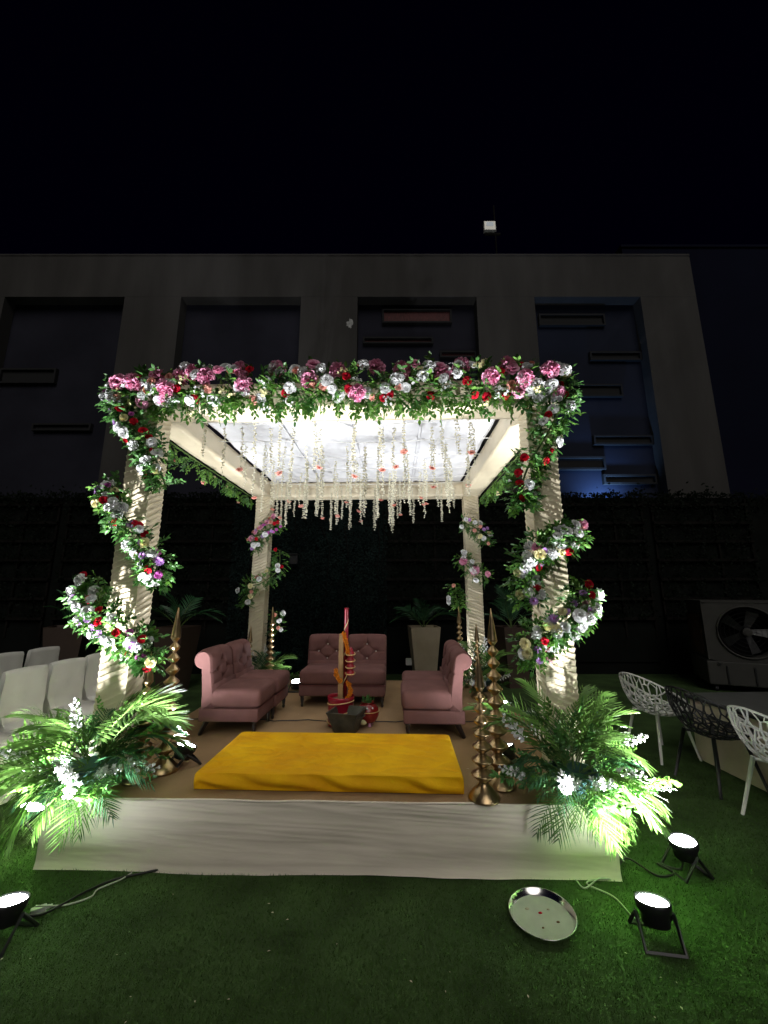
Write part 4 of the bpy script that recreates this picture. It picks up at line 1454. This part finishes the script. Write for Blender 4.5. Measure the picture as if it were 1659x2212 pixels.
def flood(label, loc, aim, energy, lift=0.13, size=1.0, spot=125, col=(0.95, 0.97, 1.0), yaw=None, blend=0.9):
    loc = Vector(loc)
    d = (Vector(aim) - (loc + Vector((0, 0, lift)))).normalized()
    o = thing('flood_light', label, 'lamp', loc, 0, 'flood lights on the ground and stage')
    c = Vector((0, 0, lift))
    obj('housing', HOUS, o, mtx=zframe(d, 0, c, size))
    obj('lens', LENSM, o, mtx=zframe(d, 0, c, size))
    side = d.cross(Vector((0, 0, 1)))
    if side.length < 0.05:
        side = Vector((1, 0, 0))
    side.normalize()
    fwd = Vector((0, 0, 1)).cross(side)
    # two U brackets splayed as feet
    for s in (-1, 1):
        g = G()
        pts = []
        for e in (-1, 1):
            pts.append((c + side * e * 0.105 * size - d * 0.05 * size, c * 0 + side * e * 0.105 * size + fwd * s * 0.11 * size + Vector((0, 0, 0.008))))
        (a0, b0), (a1, b1) = pts
        g.add(tube([a0, b0, b1, a1], 0.012 * size, 4))
        obj('bracket', g.mesh('bracket', BLACK), o)
    ld = bpy.data.lights.new('flood_lamp', 'SPOT')
    ld.energy = energy
    ld.color = col
    ld.spot_size = R(spot)
    ld.spot_blend = blend
    ld.shadow_soft_size = 0.03
    lo = bpy.data.objects.new('flood_lamp', ld)
    COL.objects.link(lo)
    lo.parent = o
    lo.matrix_basis = zframe(-d, 0, c + d * 0.03)
    return o


# (spot energy follows the lamp; on the lawn and on the stage)
flood('flood light on the lawn at the left picture edge', (-1.895, 2.387, 0), (-1.87, 2.64, 1.7), 520, lift=0.165, size=0.84, spot=112, blend=1)
flood('flood light glowing behind palm fronds left of the stage corner', (-2.50, 3.22, 0), (-1.5, 3.7, 3.4), 260, lift=0.2, size=0.84, spot=115, blend=1)
flood('flood light on the lawn right of the tray, lens tilted up', (1.36, 2.387, 0), (1.40, 2.64, 1.7), 520, lift=0.165, size=0.84, spot=112, blend=1)
flood('flood light on the dark lawn beyond the right stage corner', (1.88, 2.89, 0), (1.70, 2.86, 1.7), 360, lift=0.165, size=0.84, spot=108, blend=1)
flood('flood light on the carpet beside the front left palms', W(-1.17, 0.52, SH + 0.006), W(-0.5, 1.1, 3.3), 30, lift=0.13, size=0.84, spot=130, blend=1)
flood('flood light on the carpet behind the right brass finials', W(1.30, 0.62, SH + 0.006), W(0.5, 1.2, 3.3), 27, lift=0.11, size=0.84, spot=130, blend=1)
flood('flood light on the carpet at the right stage edge', W(1.60, 1.90, SH + 0.006), W(1.0, 2.0, 3.3), 44, lift=0.11, size=0.84, spot=115, blend=1)
flood('flood light beside the left rear chair under the rear palms', W(-0.88, 2.88, SH + 0.006), W(-0.9, 2.3, 3.3), 46, lift=0.12, size=0.84, spot=115, blend=1)
flood('flood light behind the rear right palms', W(1.40, 3.34, SH + 0.006), W(1.58, 3.3, 2.6), 25, lift=0.1, size=0.8)

# ------------------------------------------------------------------ cables on the lawn


def cable(label, pts, r=0.006, m=CABLE):
    o = obj('power_cable', build('power_cable', *tube(catmull(pts, 8), r, 6), m, True))
    tag(o, label, 'cable')


cable('black cable from the left lawn flood light to the stage corner', [(-1.86, 2.42, 0.08), (-1.80, 2.52, 0.03), (-1.72, 2.70, 0.012), (-1.62, 2.80, 0.012), (-1.45, 2.87, 0.012), (-1.3, 2.93, 0.012)])
cable('pale cable with a loop beside the left lawn flood light', [(-1.86, 2.52, 0.06), (-1.76, 2.60, 0.012), (-1.66, 2.66, 0.012), (-1.66, 2.72, 0.012), (-1.58, 2.80, 0.012), (-1.55, 2.86, 0.012)], 0.004, CABLEW)
cable('pale cable knotted at the right foot of the stage skirting', [(1.15, 2.80, 0.012), (1.17, 2.73, 0.012), (1.28, 2.78, 0.03), (1.36, 2.80, 0.012), (1.26, 2.80, 0.012), (1.2, 2.76, 0.012), (1.30, 2.66, 0.012), (1.33, 2.5, 0.012), (1.36, 2.45, 0.1)], 0.004, CABLEW)
cable('black cable tangled on the lawn right of the stage', [(1.44, 2.88, 0.012), (1.55, 2.95, 0.04), (1.66, 2.84, 0.012), (1.78, 2.86, 0.012), (1.74, 2.95, 0.012), (1.85, 2.90, 0.012), (1.93, 2.98, 0.08)])
pl = thing('plug_connector', 'pale plug connector beside the left lawn flood light', 'plug', (-1.86, 2.545, 0.01), R(35))
obj('shell', build('shell', *rbox(-0.035, 0.035, -0.015, 0.015, 0, 0.03, 0.005), WPLAST), pl)
obj('collar', build('collar', *tube([(0.036, 0, 0.015), (0.06, 0, 0.015)], [0.011, 0.007], 8), WPLAST), pl)

# ------------------------------------------------------------------ steel tray on the lawn
t = thing('steel_tray', 'round steel tray lying tilted on the lawn', 'tray', (0.835, 2.50, 0.018))
t.rotation_euler = (R(3), R(-2), 0)
obj('dish', build('dish', *lathe([(0.001, 0.0), (0.145, 0.0), (0.150, 0.003)], 48, False), STEELF, True), t)
obj('rim', build('rim', *lathe([(0.150, 0.0035), (0.165, 0.03), (0.168, 0.032), (0.170, 0.030), (0.167, 0.026), (0.152, -0.001)], 48, False), STEEL, True), t)
for i, (x, y, r, m) in enumerate(((0.0, 0.03, 0.008, FR), (0.05, 0.05, 0.006, DEBRIS), (-0.06, 0.06, 0.009, DEBRIS), (0.07, -0.03, 0.007, SOIL), (-0.02, -0.06, 0.005, SOIL))):
    obj('petal_scrap', build('petal_scrap', *lathe([(r, 0.0), (r * 0.7, 0.004), (r * 0.1, 0.005)], 7), m), t, loc=(x, y, 0.0015), scale=(1.4, 0.8, 1))

# ------------------------------------------------------------------ petals dropped about


def debris():
    rng = random.Random(17)
    g = G()
    for i in range(70):
        if i < 34:
            x, y = rng.uniform(-1.7, 1.4), rng.uniform(0.05, 1.9)
            if abs(x) < 0.95 and 0.08 < y < 0.95:
                continue
            p = W(x, y, SH + 0.0085)
            s = rng.uniform(0.5, 1.3)
        else:
            p = Vector((rng.uniform(-1.9, 2.2), rng.uniform(1.7, 2.75), 0.014))
            s = rng.uniform(0.3, 0.7)
        a = rng.uniform(0, 6.28)
        M = Matrix.Translation(p) @ Matrix.Rotation(a, 4, 'Z') @ Matrix.Scale(s, 4)
        g.add(([(-0.012, 0, 0), (0, -0.005, 0.003), (0.014, 0, 0.001), (0.002, 0.006, 0.004)], [(0, 1, 2, 3)]), 0, M)
    o = obj('petal_litter', g.mesh('petal_litter', DEBRIS))
    tag(o, 'pale petal scraps scattered over carpet and lawn', 'petals', kind='stuff')


debris()

# ------------------------------------------------------------------ covered chairs on the left


def covered_proto():
    """faces +X, centred on Y"""
    c = bpy.data.objects.new('covered_chair', None)
    COL.objects.link(c)
    hw = 0.215

    def back(u, v):
        # v runs: floor behind -> top -> front of the back -> seat crease
        y = (u - 0.5) * 2
        prof = [(-0.30, 0.01), (-0.285, 0.25), (-0.27, 0.5), (-0.262, 0.75), (-0.258, 0.90), (-0.245, 0.945), (-0.215, 0.95), (-0.20, 0.92), (-0.205, 0.75), (-0.20, 0.58), (-0.17, 0.48), (-0.10, 0.455)]
        f = v * (len(prof) - 1)
        i = min(int(f), len(prof) - 2)
        t = f - i
        x = prof[i][0] * (1 - t) + prof[i + 1][0] * t
        z = prof[i][1] * (1 - t) + prof[i + 1][1] * t
        wid = hw * (1.0 - 0.05 * max(0, (z - 0.45)) / 0.5)
        if v > 0.8:
            wid *= 1 - 0.10 * math.sin((v - 0.8) / 0.2 * PI)
        bulge = 0.012 * (1 - y * y)
        z += 0.012 * (1 - y * y) * (1 if z > 0.88 else 0) - 0.006 * (abs(y) > 0.9) * (z > 0.9)
        x += (-bulge if v < 0.5 else bulge * 0.4) + 0.007 * noise.noise(Vector((y * 2, z * 5, 1))) + 0.006 * noise.noise(Vector((y * 1.5 + z * 4, z * 11, 5))) * (1 if z > 0.7 else 0.4)
        return (x, y * wid, z)
    V, F = grid(back, 18, 66)
    g = G().add((V, F))
    for col in (0, 18):
        loop = [V[j * 19 + col] for j in range(67)]
        g.add((loop, [tuple(range(67))]))
    obj('back_cover', g.mesh('back_cover', COVER, True), c)

    def seat(u, v):
        a = u * 2 * PI
        # rounded square section
        k = 0.24
        cx, cy = math.cos(a), math.sin(a)
        p = (abs(cx) ** 5 + abs(cy) ** 5) ** (-1 / 5)
        fl = 1.0 + 0.05 * (1 - v) + 0.012 * math.sin(a * 6) * (1 - v)
        x = 0.04 + 0.255 * cx * p * fl
        y = 0.215 * cy * p * (fl - 0.02)
        z = 0.005 + 0.45 * v
        if v > 0.97:
            pass
        return (x, y, z)
    V, F = grid(seat, 48, 12, True)
    top = [((V[12 * 48 + i][0] - 0.04) * 0.94 + 0.04, V[12 * 48 + i][1] * 0.94, 0.475) for i in range(48)]
    k = len(V)
    V += top
    for i in range(48):
        F.append((12 * 48 + i, 12 * 48 + (i + 1) % 48, k + (i + 1) % 48, k + i))
    F.append(tuple(k + i for i in range(48)))
    obj('seat_cover', build('seat_cover', V, F, COVER, True), c)
    return c


cp = covered_proto()
ch = [(-3.43, 3.72, -14, 'white covered chair cut by the left picture edge, front row nearest the camera'),
      (-3.40, 4.27, -12, 'white covered chair, second in the front row at left'),
      (-3.36, 4.78, -10, 'white covered chair, third in the front row at left'),
      (-3.34, 5.29, -8, 'white covered chair, fourth in the front row, behind the front left pillar'),
      (-4.52, 5.25, -12, 'white covered chair in the back row at the left picture edge'),
      (-4.46, 5.78, -10, 'white covered chair in the back row, in front of the brown planter')]
for i, (x, y, rz, lab) in enumerate(ch):
    o = cp if i == 0 else copy_tree(cp)
    o.location = (x, y, 0)
    o.rotation_euler = (0, 0, R(rz))
    tag(o, lab, 'chair', 'white covered chairs')

# ------------------------------------------------------------------ planters


def planter(label, x, y, wt, wb, h, m, rz, palm):
    o = thing('planter', label, 'planter', (x, y, 0), rz)
    t, b = wt / 2, wb / 2
    V = [(-b, -b, 0), (b, -b, 0), (b, b, 0), (-b, b, 0), (-t, -t, h), (t, -t, h), (t, t, h), (-t, t, h),
         (-t + .03, -t + .03, h), (t - .03, -t + .03, h), (t - .03, t - .03, h), (-t + .03, t - .03, h),
         (-t + .035, -t + .035, h - .05), (t - .035, -t + .035, h - .05), (t - .035, t - .035, h - .05), (-t + .035, t - .035, h - .05)]
    F = [(0, 3, 2, 1)]
    for j in range(3):
        for i in range(4):
            F.append((j * 4 + i, j * 4 + (i + 1) % 4, (j + 1) * 4 + (i + 1) % 4, (j + 1) * 4 + i))
    obj('pot', build('pot', V, F, m), o)
    obj('soil', build('soil', [V[12], V[13], V[14], V[15]], [(0, 1, 2, 3)], SOIL), o)
    rng = random.Random(int(x * 10))
    for i in range(palm):
        az = 360 * i / palm + rng.uniform(-15, 15)
        el = rng.uniform(25, 80)
        d = Vector((math.cos(R(az)) * math.cos(R(el)), math.sin(R(az)) * math.cos(R(el)), math.sin(R(el))))
        obj('palm_frond', rng.choice(FROND_D), o, mtx=frame(d, rng.uniform(-.4, .4), (0, 0, h - 0.05), rng.uniform(1.0, 1.45)))


planter('tall cream planter with palm between the rear chairs and the right chairs', 0.79, 8.35, 0.58, 0.38, 1.04, PLANT, R(4), 12)
planter('dark brown planter behind the white covered chairs', -5.95, 7.9, 0.62, 0.42, 1.08, PLANTB, R(22), 5)
planter('cream planter seen between the front left pillar and the left chairs', -3.72, 7.55, 0.56, 0.36, 1.10, PLANTB, R(-10), 9)
planter('cream planter behind the rear right pillar', 2.42, 7.95, 0.56, 0.36, 1.07, PLANTB, R(10), 9)

# ------------------------------------------------------------------ pierced shell chairs, table, cooler


def shell_mesh(m, seed):
    """bucket shell of irregular webbing"""
    rng = random.Random(seed)
    bm = bmesh.new()
    # jittered honeycomb in the unit disc
    s = 0.098
    cells = {}
    verts = {}

    def hv(q, r, k):
        # corner k of hex (q, r); shared through rounding
        cx = s * math.sqrt(3) * (q + r / 2)
        cy = s * 1.5 * r
        a = PI / 6 + k * PI / 3
        x, y = cx + s * math.cos(a), cy + s * math.sin(a)
        key = (round(x, 3), round(y, 3))
        if key not in verts:
            l = math.hypot(x, y)
            jx, jy = rng.uniform(-1, 1) * s * 0.42, rng.uniform(-1, 1) * s * 0.42
            verts[key] = [x + jx, y + jy, None]
        return key

    def surf(x, y):
        l = math.hypot(x, y)
        if l > 1:
            x, y = x / l, y / l
            l = 1.0
        a = math.atan2(y, x)         # 0 = front (+X), pi = back
        back = (1 - math.cos(a)) / 2
        h = 0.04 + 0.36 * back ** 1.1
        rr = 0.27 + 0.04 * back + 0.02 * abs(math.sin(a))
        rad = rr * (1 - (1 - l) ** 1.5) if l < 1 else rr
        z = 0.43 + h * l ** 2.6 - 0.03 * (1 - l)
        return (rad * math.cos(a) * 0.98, rad * math.sin(a) * 1.05, z)
    hexes = []
    for q in range(-11, 12):
        for r in range(-11, 12):
            cx, cy = s * math.sqrt(3) * (q + r / 2), s * 1.5 * r
            if math.hypot(cx, cy) < 1.04:
                hexes.append([hv(q, r, k) for k in range(6)])
    bv = {}
    for hx in hexes:
        f = []
        for key in hx:
            if key not in bv:
                x, y, _ = verts[key]
                bv[key] = bm.verts.new(surf(x, y))
            if bv[key] not in f:
                f.append(bv[key])
        if len(f) > 2:
            try:
                bm.faces.new(f)
            except ValueError:
                pass
    bmesh.ops.remove_doubles(bm, verts=bm.verts[:], dist=0.004)
    bm.normal_update()
    fs = bm.faces[:]
    r = bmesh.ops.inset_individual(bm, faces=fs, thickness=0.0074, use_even_offset=False)
    bmesh.ops.delete(bm, geom=fs, context='FACES')
    bmesh.ops.solidify(bm, geom=bm.faces[:], thickness=0.008)
    me = bpy.data.meshes.new('shell')
    bm.to_mesh(me)
    bm.free()
    me.materials.append(m)
    me.polygons.foreach_set('use_smooth', [True] * len(me.polygons))
    # rim tube appended as part elsewhere
    rim = []
    for i in range(49):
        a = 2 * PI * i / 48
        rim.append(surf(math.cos(a), math.sin(a)))
    return me, rim


def pierced(label, x, y, rz, m, seed):
    o = thing('pierced_chair', label, 'chair', (x, y, 0), R(rz), 'pierced shell chairs at the table')
    me, rim = shell_mesh(m, seed)
    obj('shell', me, o)
    obj('rim', build('rim', *tube(rim, 0.009, 8, False), m, True), o)
    leg = {}
    for sx in (-1, 1):
        for sy in (-1, 1):
            obj('leg', build('leg', *tube([(sx * 0.24, sy * 0.23, 0.0), (sx * 0.15, sy * 0.15, 0.44)], [0.012, 0.017], 10), m, True), o)
    obj('under_frame', G().add(tube([(-0.15, -0.15, 0.425), (0.15, 0.15, 0.425)], 0.012, 6)).add(tube([(-0.15, 0.15, 0.424), (0.15, -0.15, 0.424)], 0.012, 6)).mesh('under_frame', m), o)


pierced('white pierced shell chair nearest the palms on the right', 2.98, 4.74, 12, WPLAST, 1)
pierced('black pierced shell chair between two white ones', 3.03, 4.04, 8, BPLAST, 2)
pierced('white pierced shell chair cut by the right picture edge', 3.06, 3.34, 5, WPLAST, 3)

tb = thing('banquet_table', 'low beige panelled table with smoked glass top at right', 'table', (3.27, 4.64, 0), R(3))
obj('side_panel', G().add(box(0.0, 0.03, -2.2, -0.02, 0.01, 0.60)).mesh('side_panel', TSKIRT), tb)
obj('end_panel', G().add(box(0.031, 1.1, -0.05, -0.021, 0.01, 0.60)).mesh('end_panel', TSKIRT), tb)
obj('table_top', build('table_top', *rbox(-0.03, 1.14, -2.23, 0.01, 0.602, 0.64, 0.006), GLASS), tb)
obj('edge_trim', G().add(box(-0.036, -0.0305, -2.23, 0.01, 0.6, 0.625)).mesh('edge_trim', BLACK), tb)


def cooler():
    o = thing('air_cooler', 'large grey desert air cooler with round fan at the right edge', 'air cooler', (6.55, 7.75, 0), R(-24))
    w, d = 0.62, 0.5
    # front sheet with a round hole
    n = 48
    V, F = [], []
    cz, r = 1.02, 0.43
    for i in range(n):
        a = 2 * PI * i / n
        V.append((r * math.cos(a), -d, cz + r * math.sin(a)))
    for i in range(n):
        a = 2 * PI * i / n
        k = max(abs(math.cos(a)) / w, abs(math.sin(a)) / 0.5)
        V.append((math.cos(a) / k, -d, cz + math.sin(a) / k))
    for i in range(n):
        V.append((r * math.cos(2 * PI * i / n), -d + 0.2, cz + r * math.sin(2 * PI * i / n)))
    for i in range(n):
        j = (i + 1) % n
        F.append((i, j, n + j, n + i))
        F.append((i, 2 * n + i, 2 * n + j, j))
    obj('front_panel', build('front_panel', V, F, COOL), o)
    obj('cabinet', G().add(box(-w, -w + 0.02, -d + 0.001, d, 0.53, 1.519)).add(box(w - 0.02, w, -d + 0.001, d, 0.53, 1.519)).add(box(-w, w, -d - 0.01, d, 1.521, 1.56)).add(box(-w + .021, w - .021, d - 0.02, d, 0.53, 1.519)).mesh('cabinet', COOL), o)
    obj('cooling_pad', G().add(box(-w - 0.03, -w - 0.002, -d + 0.15, d - 0.05, 0.6, 1.3)).mesh('cooling_pad', COOLP), o)
    obj('tank', build('tank', *rbox(-w - 0.04, w + 0.04, -d - 0.03, d, 0.12, 0.515, 0.02), COOL), o)
    for x in (-0.38, 0.0, 0.35):
        obj('tank_rib', G().add(box(x - 0.012, x + 0.012, -d - 0.045, -d - 0.031, 0.15, 0.44)).mesh('tank_rib', BLACK), o)
    P = [(r * 1.02 * math.cos(2 * PI * i / 40), -d - 0.012, cz + r * 1.02 * math.sin(2 * PI * i / 40)) for i in range(41)]
    gr = obj('fan_ring', build('fan_ring', *tube(P, 0.016, 8, False), COOL, True), o)
    for rr in (0.12, 0.19, 0.26, 0.33, 0.39):
        P = [(rr * math.cos(2 * PI * i / 40), -d + 0.005, cz + rr * math.sin(2 * PI * i / 40)) for i in range(41)]
        obj('grille_wire', build('grille_wire', *tube(P, 0.003, 4, False), BLACK), gr)
    obj('hub', build('hub', *lathe([(0.07, 0), (0.07, 0.03), (0.04, 0.04)], 20), COOL), o, loc=(0, -d + 0.05, cz), rot=(R(90), 0, 0))
    for k in range(5):
        V = [(0.06, -0.04, 0), (0.36, -0.10, 0.05), (0.37, 0.06, -0.02), (0.06, 0.04, -0.02)]
        V += [(x, y, z - 0.006) for x, y, z in V]
        F = [(0, 1, 2, 3), (7, 6, 5, 4), (0, 4, 5, 1), (1, 5, 6, 2), (2, 6, 7, 3), (3, 7, 4, 0)]
        M = Matrix.Translation((0, -d + 0.09, cz)) @ Matrix.Rotation(R(90), 4, 'X') @ Matrix.Rotation(2 * PI * k / 5, 4, 'Z')
        obj('fan_blade', build('fan_blade', V, F, BLACK), o, mtx=M)
    obj('duct_back', G().add(box(-r, r, 0.1, 0.12, cz - r, cz + r)).mesh('duct_back', DARK), o)
    obj('control_knob', build('control_knob', *lathe([(0.03, 0), (0.025, 0.02)], 14), BLACK), o, loc=(-0.48, -d - 0.03, 0.47), rot=(R(90), 0, 0))
    for x in (-0.55, 0.55):
        for y in (-0.42, 0.4):
            obj('castor', build('castor', *tube([(x - 0.02, y, 0.055), (x + 0.02, y, 0.055)], 0.055, 14), BPLAST), o)
            obj('castor_fork', G().add(box(x - 0.03, x + 0.03, y - 0.02, y + 0.02, 0.112, 0.119)).mesh('castor_fork', STEELF), o)


cooler()
